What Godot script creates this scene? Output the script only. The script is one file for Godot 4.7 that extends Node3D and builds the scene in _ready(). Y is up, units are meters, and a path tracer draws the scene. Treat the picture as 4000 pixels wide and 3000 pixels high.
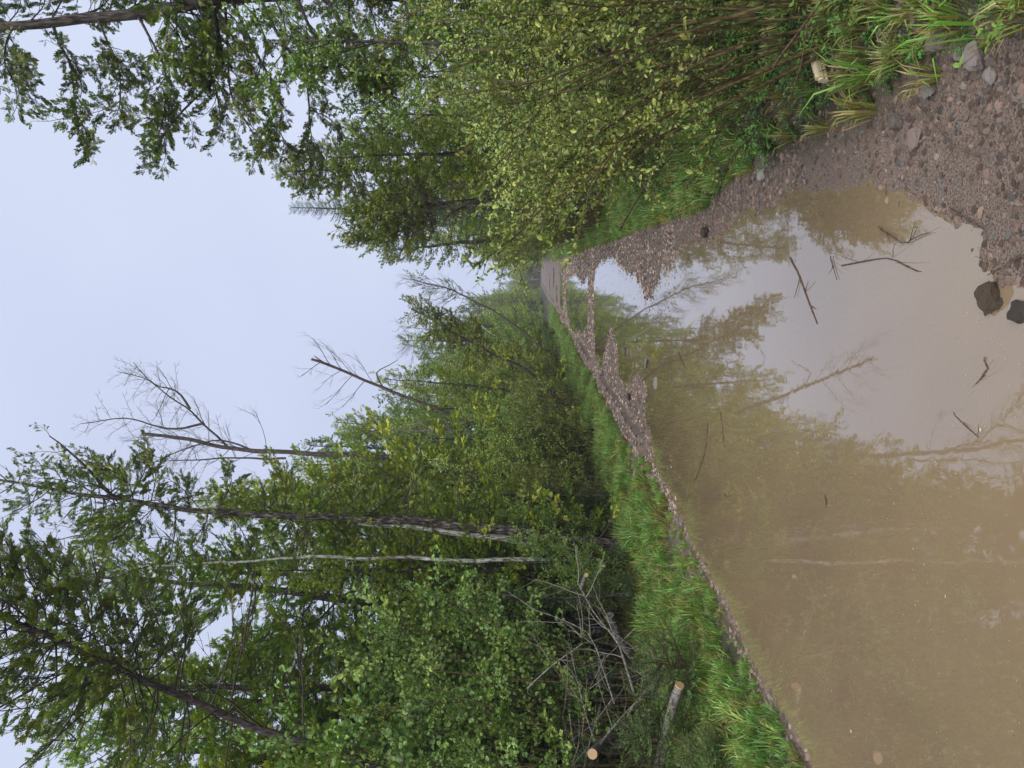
extends Node3D
# A flooded two-track road through wet cedar woods under an overcast sky. The phone was held upright and the picture
# is stored on its side, so the camera is rolled a quarter turn: the sky lies on the left of the frame.
# World: x to the walker's right, y up, -z down the road; D below means -z, "t" is the offset from the middle of the road.

var rng := RandomNumberGenerator.new()
var na := FastNoiseLite.new()
var nb := FastNoiseLite.new()
var used := {}
var M := {}
var PR := {}          # shared meshes: boughs, twigs, leaves, stones
var ponds: Array[PackedVector2Array] = []
var pond_box: Array[Rect2] = []


class Acc:
	var v := PackedVector3Array()
	var n := PackedVector3Array()
	var c := PackedColorArray()

	func tri(a: Vector3, b: Vector3, d: Vector3, col: Color) -> void:
		var m := (d - a).cross(b - a).normalized()
		v.append(a); v.append(b); v.append(d)
		n.append(m); n.append(m); n.append(m)
		c.append(col); c.append(col); c.append(col)

	# a flat leaf from p to q, w wide, lying across "side"; folded by lift
	func kite(p: Vector3, q: Vector3, side: Vector3, w: float, col: Color, at := 0.5) -> void:
		var m := p.lerp(q, at)
		tri(p, m + side * w * 0.5, q, col)
		tri(p, q, m - side * w * 0.5, col)

	# an oval leaf of six triangles, cupped along its midrib
	func leaf(p: Vector3, dir: Vector3, side: Vector3, up: Vector3, L: float, w: float, col: Color) -> void:
		var q := p + dir * L - up * L * 0.12
		var m1 := p + dir * L * 0.3
		var m2 := p + dir * L * 0.7
		var a1 := m1 + side * w * 0.45 + up * w * 0.14
		var b1 := m1 - side * w * 0.45 + up * w * 0.14
		var a2 := m2 + side * w * 0.42 + up * w * 0.1
		var b2 := m2 - side * w * 0.42 + up * w * 0.1
		tri(p, a1, m2, col); tri(a1, a2, m2, col); tri(a2, q, m2, col)
		var col2 := col * 0.94
		tri(p, m2, b1, col2); tri(b1, m2, b2, col2); tri(b2, m2, q, col2)

	func tube(pts: PackedVector3Array, rad: PackedFloat32Array, sides: int, col: Color, cap := false) -> void:
		var k := pts.size()
		var rings: Array[PackedVector3Array] = []
		var outs: Array[PackedVector3Array] = []
		var ref := Vector3(0.31, 0.2, 0.93)
		for i in k:
			var t := (pts[mini(i + 1, k - 1)] - pts[maxi(i - 1, 0)]).normalized()
			if i == 0 and absf(t.dot(ref)) > 0.9:
				ref = Vector3(0.9, 0.1, -0.3)
			var n1 := (ref - t * ref.dot(t)).normalized()
			ref = n1
			var n2 := t.cross(n1)
			var ring := PackedVector3Array()
			var out := PackedVector3Array()
			for j in sides + 1:
				var a := TAU * j / sides
				var o := n1 * cos(a) + n2 * sin(a)
				ring.append(pts[i] + o * rad[i])
				out.append(o)
			rings.append(ring)
			outs.append(out)
		for i in k - 1:
			for j in sides:
				for q in [[i, j], [i + 1, j], [i, j + 1], [i, j + 1], [i + 1, j], [i + 1, j + 1]]:
					v.append(rings[q[0]][q[1]]); n.append(outs[q[0]][q[1]]); c.append(col)
		if cap:
			for j in sides:
				tri(rings[k - 1][j], pts[k - 1], rings[k - 1][j + 1], col)
				tri(rings[0][j + 1], pts[0], rings[0][j], col)

	func mesh(mat: Material = null) -> ArrayMesh:
		var arr := []
		arr.resize(Mesh.ARRAY_MAX)
		arr[Mesh.ARRAY_VERTEX] = v
		arr[Mesh.ARRAY_NORMAL] = n
		arr[Mesh.ARRAY_COLOR] = c
		var m := ArrayMesh.new()
		m.add_surface_from_arrays(Mesh.PRIMITIVE_TRIANGLES, arr)
		if mat:
			m.surface_set_material(0, mat)
		return m


# ---------------------------------------------------------------- naming
func numbered(called: String) -> String:
	var k: int = used.get(called, 0)
	used[called] = k + 1
	return called if k == 0 else "%s_%03d" % [called, k]

func tag(o: Node, label: String, category: String, group := "") -> Node:
	o.set_meta("label", label)
	o.set_meta("category", category)
	if group != "":
		o.set_meta("group", group)
	return o

func thing(called: String, at: Vector3, label: String, category: String, group := "") -> Node3D:
	var o := Node3D.new()
	o.name = numbered(called)
	add_child(o)
	o.position = at
	tag(o, label, category, group)
	return o

func put(called: String, mesh: Mesh, mat: Material, parent: Node = null) -> MeshInstance3D:
	var o := MeshInstance3D.new()
	o.mesh = mesh
	if mat:
		o.material_override = mat
	if parent:
		o.name = called
		parent.add_child(o, true)
	else:
		o.name = numbered(called)
		add_child(o)
	return o

# many copies of one small mesh that nobody would count: one part or one object of kind stuff
func scatter(called: String, mesh: Mesh, mat: Material, xs: Array, cs: PackedColorArray, parent: Node = null) -> MultiMeshInstance3D:
	var mm := MultiMesh.new()
	mm.transform_format = MultiMesh.TRANSFORM_3D
	mm.use_colors = true
	mm.mesh = mesh
	mm.instance_count = xs.size()
	for i in xs.size():
		mm.set_instance_transform(i, xs[i])
		mm.set_instance_color(i, cs[i])
	var o := MultiMeshInstance3D.new()
	o.multimesh = mm
	o.material_override = mat
	o.set_meta("kind", "stuff")
	if parent:
		o.name = called
		parent.add_child(o, true)
	else:
		o.name = numbered(called)
		add_child(o)
	return o

func rf(a: float, b: float) -> float:
	return rng.randf_range(a, b)

func jit(s: float) -> Vector3:
	return Vector3(rf(-s, s), rf(-s, s), rf(-s, s))

func tint(a := 0.8, b := 1.2, warm := 0.1) -> Color:
	var k := rf(a, b)
	var w := rf(-warm, warm)
	return Color(k * (1.0 + w), k, k * (1.0 - w))


# ---------------------------------------------------------------- materials
func noise_tex(freq: float, seed_: int, kind := FastNoiseLite.TYPE_SIMPLEX_SMOOTH, size := 512, oct := 4) -> NoiseTexture2D:
	var f := FastNoiseLite.new()
	f.noise_type = kind
	f.frequency = freq
	f.seed = seed_
	f.fractal_octaves = oct
	var t := NoiseTexture2D.new()
	t.width = size
	t.height = size
	t.seamless = true
	t.noise = f
	return t

func ramp(t: NoiseTexture2D, stops: Array) -> NoiseTexture2D:
	var g := Gradient.new()
	var o := PackedFloat32Array()
	var c := PackedColorArray()
	for s in stops:
		o.append(s[0])
		c.append(s[1].linear_to_srgb())
	g.offsets = o
	g.colors = c
	t.color_ramp = g
	return t

func lin(r: float, g: float, b: float) -> Color:
	return Color(r, g, b)

func mat(rough: float, spec := 0.5) -> StandardMaterial3D:
	var m := StandardMaterial3D.new()
	m.roughness = rough
	m.metallic_specular = spec
	return m

func bark(stops: Array, seed_: int, relief: float, sc: Vector3) -> StandardMaterial3D:
	var m := mat(0.85, 0.35)
	m.albedo_texture = ramp(noise_tex(0.02, seed_, FastNoiseLite.TYPE_SIMPLEX_SMOOTH, 512, 5), stops)
	m.uv1_triplanar = true
	m.uv1_world_triplanar = true
	m.uv1_scale = sc
	m.heightmap_enabled = true
	m.heightmap_texture = noise_tex(0.03, seed_ + 1, FastNoiseLite.TYPE_SIMPLEX_SMOOTH, 512, 5)
	m.heightmap_scale = relief
	return m

func make_materials() -> void:
	var f := mat(0.4, 0.5)
	f.vertex_color_use_as_albedo = true
	f.backlight_enabled = true
	f.backlight = Color(0.56, 0.66, 0.3)
	M.leaf = f
	var tw := mat(0.85, 0.3)
	tw.vertex_color_use_as_albedo = true
	M.twig = tw
	M.bark = bark([[0.2, lin(0.018, 0.014, 0.012)], [0.5, lin(0.055, 0.045, 0.04)], [0.75, lin(0.11, 0.095, 0.085)]], 11, 2.5, Vector3(3.0, 0.5, 3.0))
	M.bark_lichen = bark([[0.22, lin(0.04, 0.032, 0.028)], [0.38, lin(0.11, 0.095, 0.08)], [0.46, lin(0.3, 0.31, 0.28)], [0.8, lin(0.46, 0.48, 0.44)]], 21, 1.2, Vector3(2.2, 0.7, 2.2))
	M.bark_mottled = bark([[0.25, lin(0.018, 0.014, 0.012)], [0.5, lin(0.06, 0.048, 0.042)], [0.68, lin(0.12, 0.105, 0.095)], [0.78, lin(0.27, 0.28, 0.26)]], 31, 3.0, Vector3(2.4, 0.6, 2.4))
	M.bark_grey = bark([[0.25, lin(0.05, 0.045, 0.042)], [0.5, lin(0.14, 0.13, 0.12)], [0.8, lin(0.28, 0.27, 0.25)]], 41, 1.2, Vector3(4.0, 1.0, 4.0))
	M.bark_brown = bark([[0.25, lin(0.04, 0.026, 0.017)], [0.5, lin(0.09, 0.058, 0.038)], [0.8, lin(0.17, 0.118, 0.08)]], 51, 1.2, Vector3(5.0, 2.0, 5.0))
	M.stem = bark([[0.25, lin(0.03, 0.022, 0.01)], [0.5, lin(0.085, 0.065, 0.026)], [0.8, lin(0.16, 0.13, 0.055)]], 61, 0.4, Vector3(5.0, 1.0, 5.0))
	var cw := mat(0.7, 0.3)
	cw.albedo_texture = ramp(noise_tex(0.05, 71), [[0.3, lin(0.24, 0.14, 0.07)], [0.5, lin(0.33, 0.22, 0.12)], [0.7, lin(0.42, 0.3, 0.18)]])
	cw.uv1_triplanar = true
	cw.uv1_scale = Vector3(6, 6, 6)
	M.cut_wood = cw
	# gravel, soil and litter: vertex colours say which, noise gives the grain
	var g := mat(0.64, 0.45)
	g.vertex_color_use_as_albedo = true
	g.albedo_texture = ramp(noise_tex(0.045, 81, FastNoiseLite.TYPE_SIMPLEX_SMOOTH, 1024, 6), [[0.25, lin(0.28, 0.25, 0.23)], [0.45, lin(0.75, 0.72, 0.7)], [0.6, lin(1, 0.98, 0.96)], [0.85, lin(1, 1, 1)]])
	g.uv1_triplanar = true
	g.uv1_world_triplanar = true
	g.uv1_scale = Vector3(1.7, 1.7, 1.7)
	g.heightmap_enabled = true
	g.heightmap_texture = noise_tex(0.035, 82, FastNoiseLite.TYPE_SIMPLEX_SMOOTH, 1024, 6)
	g.heightmap_scale = 0.7
	M.ground = g
	var st := mat(0.55, 0.45)
	st.vertex_color_use_as_albedo = true
	st.albedo_texture = ramp(noise_tex(0.03, 91, FastNoiseLite.TYPE_SIMPLEX_SMOOTH, 512, 6), [[0.2, lin(0.5, 0.46, 0.43)], [0.8, lin(1, 1, 1)]])
	st.uv1_triplanar = true
	st.uv1_scale = Vector3(4, 4, 4)
	st.heightmap_enabled = true
	st.heightmap_texture = noise_tex(0.08, 92, FastNoiseLite.TYPE_SIMPLEX_SMOOTH, 512, 6)
	st.heightmap_scale = 0.5
	M.stone = st
	# muddy water: silt in suspension gives it a body colour; a smooth surface mirrors the trees and the sky
	var w := mat(0.01, 0.7)
	w.clearcoat_enabled = true
	w.clearcoat = 1.0
	w.clearcoat_roughness = 0.01
	w.transparency = BaseMaterial3D.TRANSPARENCY_ALPHA
	w.albedo_color = Color.WHITE
	w.vertex_color_use_as_albedo = true
	w.albedo_color.a = 0.84
	w.normal_enabled = true
	var nt := noise_tex(0.012, 101, FastNoiseLite.TYPE_SIMPLEX_SMOOTH, 512, 3)
	nt.as_normal_map = true
	nt.bump_strength = 4.0
	w.normal_texture = nt
	w.normal_scale = 0.04
	w.uv1_triplanar = true
	w.uv1_world_triplanar = true
	w.uv1_scale = Vector3(0.55, 0.55, 0.8)
	M.water = w


# ---------------------------------------------------------------- terrain
func mid(D: float) -> float:
	return -1.2 + 0.163 * D

# signed distance to the water's edge: below zero inside a pool
func shore(X: float, D: float) -> float:
	var p := Vector2(X, D)
	var best := 3.0
	var inside := false
	for k in ponds.size():
		if not pond_box[k].has_point(p):
			continue
		var pg := ponds[k]
		var n := pg.size()
		for i in n:
			var d := p.distance_to(Geometry2D.get_closest_point_to_segment(p, pg[i], pg[(i + 1) % n]))
			if d < best:
				best = d
		if Geometry2D.is_point_in_polygon(p, pg):
			inside = true
	var wob := 1.0 if D < 8.0 else 1.0 + (D - 8.0) * 0.06
	var r := na.get_noise_2d(X * 60.0, D * 60.0 / wob) * 0.085 * wob + na.get_noise_2d(X * 190.0 + 50.0, D * 190.0 / wob) * 0.04 * wob + na.get_noise_2d(X * 600.0, D * 500.0 / wob) * 0.025 * (wob - 0.6)
	return (-best if inside else best) + r

func land(X: float, D: float, sd: float) -> float:
	var t := X - mid(D)
	var h := 0.0
	if sd < 0.0:
		h = -minf(0.3, -sd * 0.16)
	else:
		h = minf(sd, 0.6) * 0.075
	if t < -1.2 and sd > 0.0:
		h += smoothstep(0.02, 0.4, sd) * 0.1 + smoothstep(-2.0, -3.2, t) * 0.16 + smoothstep(-4.0, -16.0, t) * 0.5
	if t > 1.6 and sd > 0.0:
		h += smoothstep(1.75, 3.1, t) * 0.3 + smoothstep(3.5, 16.0, t) * 0.5
	var rough := 0.012 + 0.03 * smoothstep(1.9, 3.2, absf(t))
	h += nb.get_noise_2d(X * 45.0, D * 45.0) * rough * smoothstep(-0.05, 0.25, sd)
	h += nb.get_noise_2d(X * 160.0, D * 160.0) * 0.012
	return h

func ground_y(X: float, D: float) -> float:
	return land(X, D, shore(X, D))

func on_ground(p: Vector2, dy := 0.0) -> Vector3:
	return Vector3(p.x, ground_y(p.x, p.y) + dy, -p.y)

func make_ground() -> void:
	ponds = [
		PackedVector2Array([Vector2(-2.179, 4.086), Vector2(-2.062, 5.076), Vector2(-1.8, 6.062), Vector2(-1.556, 7.296), Vector2(-1.306, 8.775), Vector2(-1.033, 9.62), Vector2(-0.715, 9.983), Vector2(-0.278, 10.351), Vector2(-0.173, 10.095), Vector2(-0.007, 10.164), Vector2(0.219, 11.12), Vector2(-0.163, 12.276), Vector2(0.157, 13.256), Vector2(0.691, 13.577), Vector2(1.136, 14.406), Vector2(0.739, 15.503), Vector2(0.353, 16.413), Vector2(0.375, 17.435), Vector2(0.575, 18.441), Vector2(1.674, 18.672), Vector2(2.587, 18.83), Vector2(2.951, 18.366), Vector2(2.96, 16.845), Vector2(2.624, 14.787), Vector2(1.883, 12.11), Vector2(1.467, 10.645), Vector2(1.171, 10.164), Vector2(1.136, 9.62), Vector2(1.241, 9.15), Vector2(1.475, 8.775), Vector2(1.472, 7.995), Vector2(1.381, 7.226), Vector2(1.294, 6.36), Vector2(1.289, 5.717), Vector2(1.179, 4.742), Vector2(1.15, 4.335), Vector2(1.026, 3.809), Vector2(0.96, 3.46), Vector2(0.861, 3.133), Vector2(0.769, 2.961), Vector2(0.694, 2.809), Vector2(0.628, 2.71), Vector2(0.517, 2.616), Vector2(0.427, 2.604), Vector2(0.335, 2.497), Vector2(0.292, 2.365), Vector2(0.1, 1.9), Vector2(-0.5, 1.2), Vector2(-1.6, 0.7), Vector2(-2.9, 0.9), Vector2(-2.75, 2.2), Vector2(-2.45, 3.2)]),
		PackedVector2Array([Vector2(3.143, 20.373), Vector2(1.482, 20.656), Vector2(1.433, 21.245), Vector2(1.881, 27.869), Vector2(2.318, 30.747), Vector2(3.395, 33.771), Vector2(4.377, 34.825), Vector2(5.048, 34.29), Vector2(4.422, 27.869), Vector2(3.37, 23.476), Vector2(3.09, 22.084), Vector2(3.125, 21.245)]),
		PackedVector2Array([Vector2(5.556, 36.837), Vector2(3.638, 36.837), Vector2(4.263, 41.651), Vector2(6.208, 41.651)]),
	]
	# shallow puddles strung along the ruts farther on
	for q in [[47.0, -0.6, 0.7, 2.0], [54.0, 0.6, 0.8, 2.4], [66.0, -0.3, 1.0, 2.5]]:
		var ring := PackedVector2Array()
		for k in 10:
			var an := TAU * k / 10.0
			var dd: float = q[0] + sin(an) * q[3]
			ring.append(Vector2(mid(dd) + q[1] + cos(an) * q[2], dd))
		ponds.append(ring)
	for pg in ponds:
		var b := Rect2(pg[0], Vector2.ZERO)
		for q in pg:
			b = b.expand(q)
		pond_box.append(b.grow(1.2))
	var rows := PackedFloat32Array([-60.0, -25.0, -10.0, -5.0, -2.5, -1.2, -0.5, 0.0, 0.3, 0.55])
	var d := 0.8
	while d < 430.0:
		rows.append(d)
		d += maxf(0.035, d * 0.0115)
	var cols := PackedFloat32Array()
	for k in range(26, 0, -1):
		cols.append(-3.4 - pow(k, 2.2) * 0.2)
	var t := -3.4
	while t < 3.3:
		cols.append(t)
		t += 0.035
	for k in range(1, 27):
		cols.append(3.3 + pow(k, 2.2) * 0.2)
	var R := rows.size()
	var K := cols.size()
	var vs := PackedVector3Array()
	var cs := PackedColorArray()
	vs.resize(R * K)
	cs.resize(R * K)
	for i in R:
		var D := rows[i]
		for j in K:
			var tt := cols[j]
			var X := mid(D) + tt
			var sd := shore(X, D) if D < 125.0 else 2.0
			var y := land(X, D, sd)
			vs[i * K + j] = Vector3(X, y, -D)
			# what the ground is made of: gravel on the track, soil under the verges, needle litter in the woods
			var wob := nb.get_noise_2d(X * 30.0, D * 30.0) * 0.5
			var gravel := Color(0.135, 0.101, 0.083)
			var soil := Color(0.05, 0.045, 0.024)
			var litter := Color(0.032, 0.024, 0.016)
			var silt := Color(0.2, 0.15, 0.09)
			var col := gravel.lerp(Color(0.215, 0.168, 0.142), clampf(wob + 0.4, 0, 1))
			if sd < 0.0:
				col = silt
			if tt > 0.0:
				col = col.lerp(soil, smoothstep(1.75, 2.1, tt + wob * 0.6))
			else:
				col = col.lerp(soil, smoothstep(1.62, 1.9, -tt + wob * 0.5) * (1.0 if sd > 0.03 else 0.0))
			col = col.lerp(litter, smoothstep(2.5, 3.2, absf(tt) + wob * 0.7))
			cs[i * K + j] = col
	var ns := PackedVector3Array()
	ns.resize(R * K)
	for i in R:
		for j in K:
			var a := vs[i * K + maxi(j - 1, 0)]
			var b := vs[i * K + mini(j + 1, K - 1)]
			var e := vs[maxi(i - 1, 0) * K + j]
			var f := vs[mini(i + 1, R - 1) * K + j]
			ns[i * K + j] = (b - a).cross(f - e).normalized()
	var idx := PackedInt32Array()
	for i in R - 1:
		for j in K - 1:
			var a := i * K + j
			idx.append_array(PackedInt32Array([a, a + K, a + 1, a + 1, a + K, a + K + 1]))
	var arr := []
	arr.resize(Mesh.ARRAY_MAX)
	arr[Mesh.ARRAY_VERTEX] = vs
	arr[Mesh.ARRAY_NORMAL] = ns
	arr[Mesh.ARRAY_COLOR] = cs
	arr[Mesh.ARRAY_INDEX] = idx
	var m := ArrayMesh.new()
	m.add_surface_from_arrays(Mesh.PRIMITIVE_TRIANGLES, arr)
	var o := put("ground", m, M.ground)
	o.set_meta("kind", "structure")
	tag(o, "gravel track and dark forest floor around the muddy pools", "ground")
	# the water sheet; its silt drifts in clouds, lighter and darker by a little
	var wa := Acc.new()
	var wz := 0.2
	while wz < 130.0:
		var dz := 0.15 + wz * 0.02
		var wx := -4.0 if wz < 20.0 else mid(wz) - 4.0
		var wend := 7.6 if wz < 20.0 else mid(wz) + 5.5
		while wx < wend:
			var P4: Array[Vector3] = [Vector3(wx, 0, -wz), Vector3(wx, 0, -wz - dz), Vector3(wx + 0.2, 0, -wz), Vector3(wx + 0.2, 0, -wz - dz)]
			for q in [0, 1, 2, 2, 1, 3]:
				var p: Vector3 = P4[q]
				var k := nb.get_noise_2d(p.x * 70.0, p.z * 28.0) * 0.16 + na.get_noise_2d(p.x * 210.0, p.z * 120.0) * 0.08
				wa.v.append(p)
				wa.n.append(Vector3.UP)
				wa.c.append(Color(0.215 * (1.0 + k), 0.157 * (1.0 + k), 0.096 * (1.0 + k * 0.6)))
			wx += 0.2
		wz += dz
	var wo := put("water", wa.mesh(), M.water)
	wo.set_meta("kind", "structure")
	tag(wo, "still muddy brown water flooding the track and mirroring the sky", "water")


# ---------------------------------------------------------------- shared pieces of vegetation (along +x, up +y)
func spray(a: Acc, o: Vector3, dir: Vector3, nrm: Vector3, L: float, col: Color) -> void:
	var side := dir.cross(nrm).normalized()
	for k in 5:
		var t := 0.1 + 0.17 * k
		for s in [-1.0, 1.0]:
			var p := o + dir * L * t
			var q: Vector3 = p + (dir * 0.8 + side * s * rf(0.55, 0.85)).normalized() * L * (0.5 - 0.075 * k) * rf(0.7, 1.25) + nrm * rf(-0.08, 0.05) * L
			var ax: Vector3 = (q - p).normalized()
			a.kite(p, q, ax.cross(nrm).normalized(), L * 0.15, col * rf(0.65, 1.35), 0.55)
	a.kite(o + dir * L * 0.5, o + dir * L * rf(1.0, 1.2), side, L * 0.14, col * 1.15, 0.55)

func bend(L: float, n: int, droop: float, lift: float, wig: float) -> PackedVector3Array:
	var pts := PackedVector3Array()
	var w := 0.0
	for i in n + 1:
		var t := float(i) / n
		w += rf(-wig, wig)
		pts.append(Vector3(L * t * (1.0 - 0.08 * t), -droop * sin(t * PI * 0.75) + lift * t * t, w))
	return pts

func tapered(n: int, r0: float, r1: float) -> PackedFloat32Array:
	var r := PackedFloat32Array()
	for i in n:
		r.append(lerpf(r0, r1, float(i) / maxf(1.0, n - 1)))
	return r

func along(pts: PackedVector3Array, t: float) -> Vector3:
	var f := clampf(t, 0.0, 0.9999) * (pts.size() - 1)
	var i := int(f)
	return pts[i].lerp(pts[i + 1], f - i)

func heading(pts: PackedVector3Array, t: float) -> Vector3:
	var i := int(clampf(t, 0.0, 0.9999) * (pts.size() - 1))
	return (pts[i + 1] - pts[i]).normalized()

# a bough of white cedar: drooping limb, flat sprays held out in tufts
func cedar_bough(gap: float, bare: float, seed_: int, s0 := 0.05, s1 := 0.09) -> ArrayMesh:
	rng.seed = seed_
	var a := Acc.new()
	var twig := Color(0.05, 0.04, 0.032)
	var ax := bend(1.0, 9, 0.16, 0.2, 0.012)
	a.tube(ax, tapered(10, 0.011, 0.003), 4, twig)
	var t := bare
	var s := 1.0
	while t < 1.0:
		var o := along(ax, t)
		var h := heading(ax, t)
		s = -s
		if rf(0, 1) < 0.14:
			t += gap
			continue
		var L := lerpf(0.42, 0.12, t) * rf(0.6, 1.3)
		var out := (h * rf(0.6, 1.0) + Vector3(0, rf(-0.2, 0.35), s * rf(0.6, 1.0))).normalized()
		var sub := PackedVector3Array()
		var p := o
		for k in 5:
			sub.append(p)
			out = (out + Vector3(rf(-0.1, 0.2), rf(-0.25, 0.22), rf(-0.2, 0.2))).normalized()
			p += out * L / 4.0
		a.tube(sub, tapered(5, 0.0045, 0.0018), 3, twig)
		var tone := rf(0.75, 1.25)
		var yellow := rf(0.0, 1.0)
		var col := Color(0.122 + 0.095 * yellow, 0.178 + 0.065 * yellow, 0.038) * tone
		var u := rf(0.15, 0.4)
		while u < 1.02:
			for w in (2 if u > 0.5 else 1):
				var dir := (heading(sub, u) + jit(0.75)).normalized()
				var up := (Vector3(0, 1, 0) + jit(0.8)).normalized()
				up = (up - dir * up.dot(dir)).normalized()
				spray(a, along(sub, u), dir, up, rf(s0, s1), col)
			u += 0.45 * s0 / L * rf(0.7, 1.3)
		t += gap * rf(0.6, 1.4)
	return a.mesh()

# spruce or larch branch: bristling with short needles
func spruce_bough(fresh: float, seed_: int) -> ArrayMesh:
	rng.seed = seed_
	var a := Acc.new()
	var twig := Color(0.06, 0.045, 0.03)
	var ax := bend(1.0, 6, 0.05, 0.12, 0.01)
	a.tube(ax, tapered(7, 0.012, 0.004), 4, twig)
	var lines := [ax]
	var t := 0.12
	var s := 1.0
	while t < 0.97:
		s = -s
		var o := along(ax, t)
		var L := lerpf(0.45, 0.1, t) * rf(0.75, 1.2)
		var dir := (heading(ax, t) * 0.9 + Vector3(0, rf(-0.15, 0.3), s * rf(0.7, 1.0))).normalized()
		var e := o + dir * L
		var sub := PackedVector3Array([o, o.lerp(e, 0.5) - Vector3(0, 0.01, 0), e])
		a.tube(sub, tapered(3, 0.004, 0.002), 3, twig)
		lines.append(sub)
		t += rf(0.045, 0.075)
	for ln in lines:
		var len_ := 0.0
		for i in ln.size() - 1:
			len_ += ln[i].distance_to(ln[i + 1])
		var n := int(len_ / 0.0065)
		for k in n:
			var u := float(k) / n
			var h := heading(ln, u)
			var d := jit(1.0)
			d = (d - h * d.dot(h)).normalized()
			var dir := (d + h * 0.75).normalized()
			var p := along(ln, u)
			var tip := smoothstep(0.55, 1.0, u)
			var col := Color(0.055, 0.125, 0.04).lerp(Color(0.12, 0.25, 0.055), tip * fresh) * rf(0.75, 1.25)
			a.kite(p, p + dir * rf(0.022, 0.034), dir.cross(h).normalized(), 0.006, col, 0.4)
	return a.mesh()

# a leafy switch of willow, alder or birch
func leafy_branch(count: int, size: float, round_: float, base: Color, young: Color, seed_: int) -> ArrayMesh:
	rng.seed = seed_
	var a := Acc.new()
	var twig := Color(0.075, 0.055, 0.03)
	var ax := bend(1.0, 6, -0.03, 0.05, 0.03)
	a.tube(ax, tapered(7, 0.007, 0.002), 3, twig)
	var lines := [ax]
	for k in 7:
		var t := 0.15 + 0.11 * k
		var o := along(ax, t)
		var dir := (heading(ax, t) + jit(0.75)).normalized()
		var L := rf(0.18, 0.42) * (1.15 - t * 0.5)
		var sub := PackedVector3Array([o, o + dir * L * 0.5 + jit(0.02), o + dir * L + jit(0.03) + Vector3(0, 0.03, 0)])
		a.tube(sub, tapered(3, 0.004, 0.0015), 3, twig)
		lines.append(sub)
	for k in count:
		var ln: PackedVector3Array = lines[k % lines.size()]
		var u := rf(0.12, 1.0)
		var p := along(ln, u)
		var dir := (heading(ln, u) * 0.5 + jit(0.8) + Vector3(0, 0.1, 0)).normalized()
		var up := (Vector3(0, 1, 0) + jit(0.7)).normalized()
		var side := dir.cross(up).normalized()
		up = side.cross(dir).normalized()
		var L := size * rf(0.4, 1.3)
		a.leaf(p + dir * 0.006, dir, side, up, L, L * round_, base.lerp(young, pow(rf(0, 1), 1.1)) * rf(0.7, 1.3))
	return a.mesh()

# bare twigs, forking
func fork(a: Acc, p: Vector3, dir: Vector3, L: float, r: float, depth: int, col: Color, wild := 0.5, up := 0.06, sides := 4) -> void:
	var pts := PackedVector3Array()
	var q := p
	var h := dir
	var n := 5
	for i in n:
		pts.append(q)
		h = (h + jit(0.16) + Vector3(0, up, 0)).normalized()
		q += h * L / (n - 1)
	a.tube(pts, tapered(n, r, r * 0.5), sides, col * rf(0.8, 1.2))
	if depth <= 0:
		return
	for k in (3 if depth > 1 else 4):
		var t := rf(0.25, 1.0)
		var d := (heading(pts, t) + jit(wild * 1.6)).normalized()
		fork(a, along(pts, t), d, L * rf(0.35, 0.62), r * rf(0.4, 0.58), depth - 1, col, wild, up, 3)

func bare_branch(seed_: int, col: Color) -> ArrayMesh:
	rng.seed = seed_
	var a := Acc.new()
	fork(a, Vector3.ZERO, Vector3.RIGHT, 1.0, 0.011, 2, col, 0.55)
	return a.mesh()

func grass_tuft(blades: int, h: float, base: Color, dry: float, seed_: int, spread := 0.6) -> ArrayMesh:
	rng.seed = seed_
	var a := Acc.new()
	for k in blades:
		var ang := rf(0, TAU)
		var out := Vector3(cos(ang), 0, sin(ang))
		var p := out * rf(0.0, h * 0.28)
		var L := h * rf(0.5, 1.15)
		var lean := rf(0.1, spread)
		var m := p + Vector3(0, L * 0.6, 0) + out * L * lean * 0.4
		var q := p + Vector3(0, L * (0.95 - lean * 0.35), 0) + out * L * lean
		var side := Vector3(-out.z, 0, out.x)
		side = (side + jit(0.5)).normalized()
		var w := rf(0.0025, 0.0055) * (1.0 + h)
		var col := (Color(0.26, 0.2, 0.08) if rf(0, 1) < dry else base) * rf(0.7, 1.3)
		var s := side * w
		a.tri(p - s, m - s * 0.8, p + s, col)
		a.tri(p + s, m - s * 0.8, m + s * 0.8, col)
		a.tri(m - s * 0.8, q, m + s * 0.8, col * 1.1)
	return a.mesh()

# a low broad-leaved herb with a few leafy shoots
func herb(shoots: int, h: float, leaf_l: float, round_: float, col: Color, seed_: int) -> ArrayMesh:
	rng.seed = seed_
	var a := Acc.new()
	for k in shoots:
		var ang := rf(0, TAU)
		var out := Vector3(cos(ang), 0, sin(ang))
		var tip := out * h * rf(0.2, 0.8) + Vector3(0, h * rf(0.5, 1.1), 0)
		var st := PackedVector3Array([out * 0.02, tip * 0.5 + Vector3(0, h * 0.1, 0), tip])
		a.tube(st, tapered(3, 0.003, 0.0015), 3, Color(0.06, 0.08, 0.03))
		for j in 7:
			var u := rf(0.25, 1.0)
			var dir := (Vector3(rf(-1, 1), rf(-0.1, 0.6), rf(-1, 1))).normalized()
			var side := dir.cross(Vector3.UP).normalized()
			var L := leaf_l * rf(0.6, 1.2)
			a.leaf(along(st, u), dir, side, side.cross(dir), L, L * round_, col * rf(0.75, 1.25))
	return a.mesh()

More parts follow.
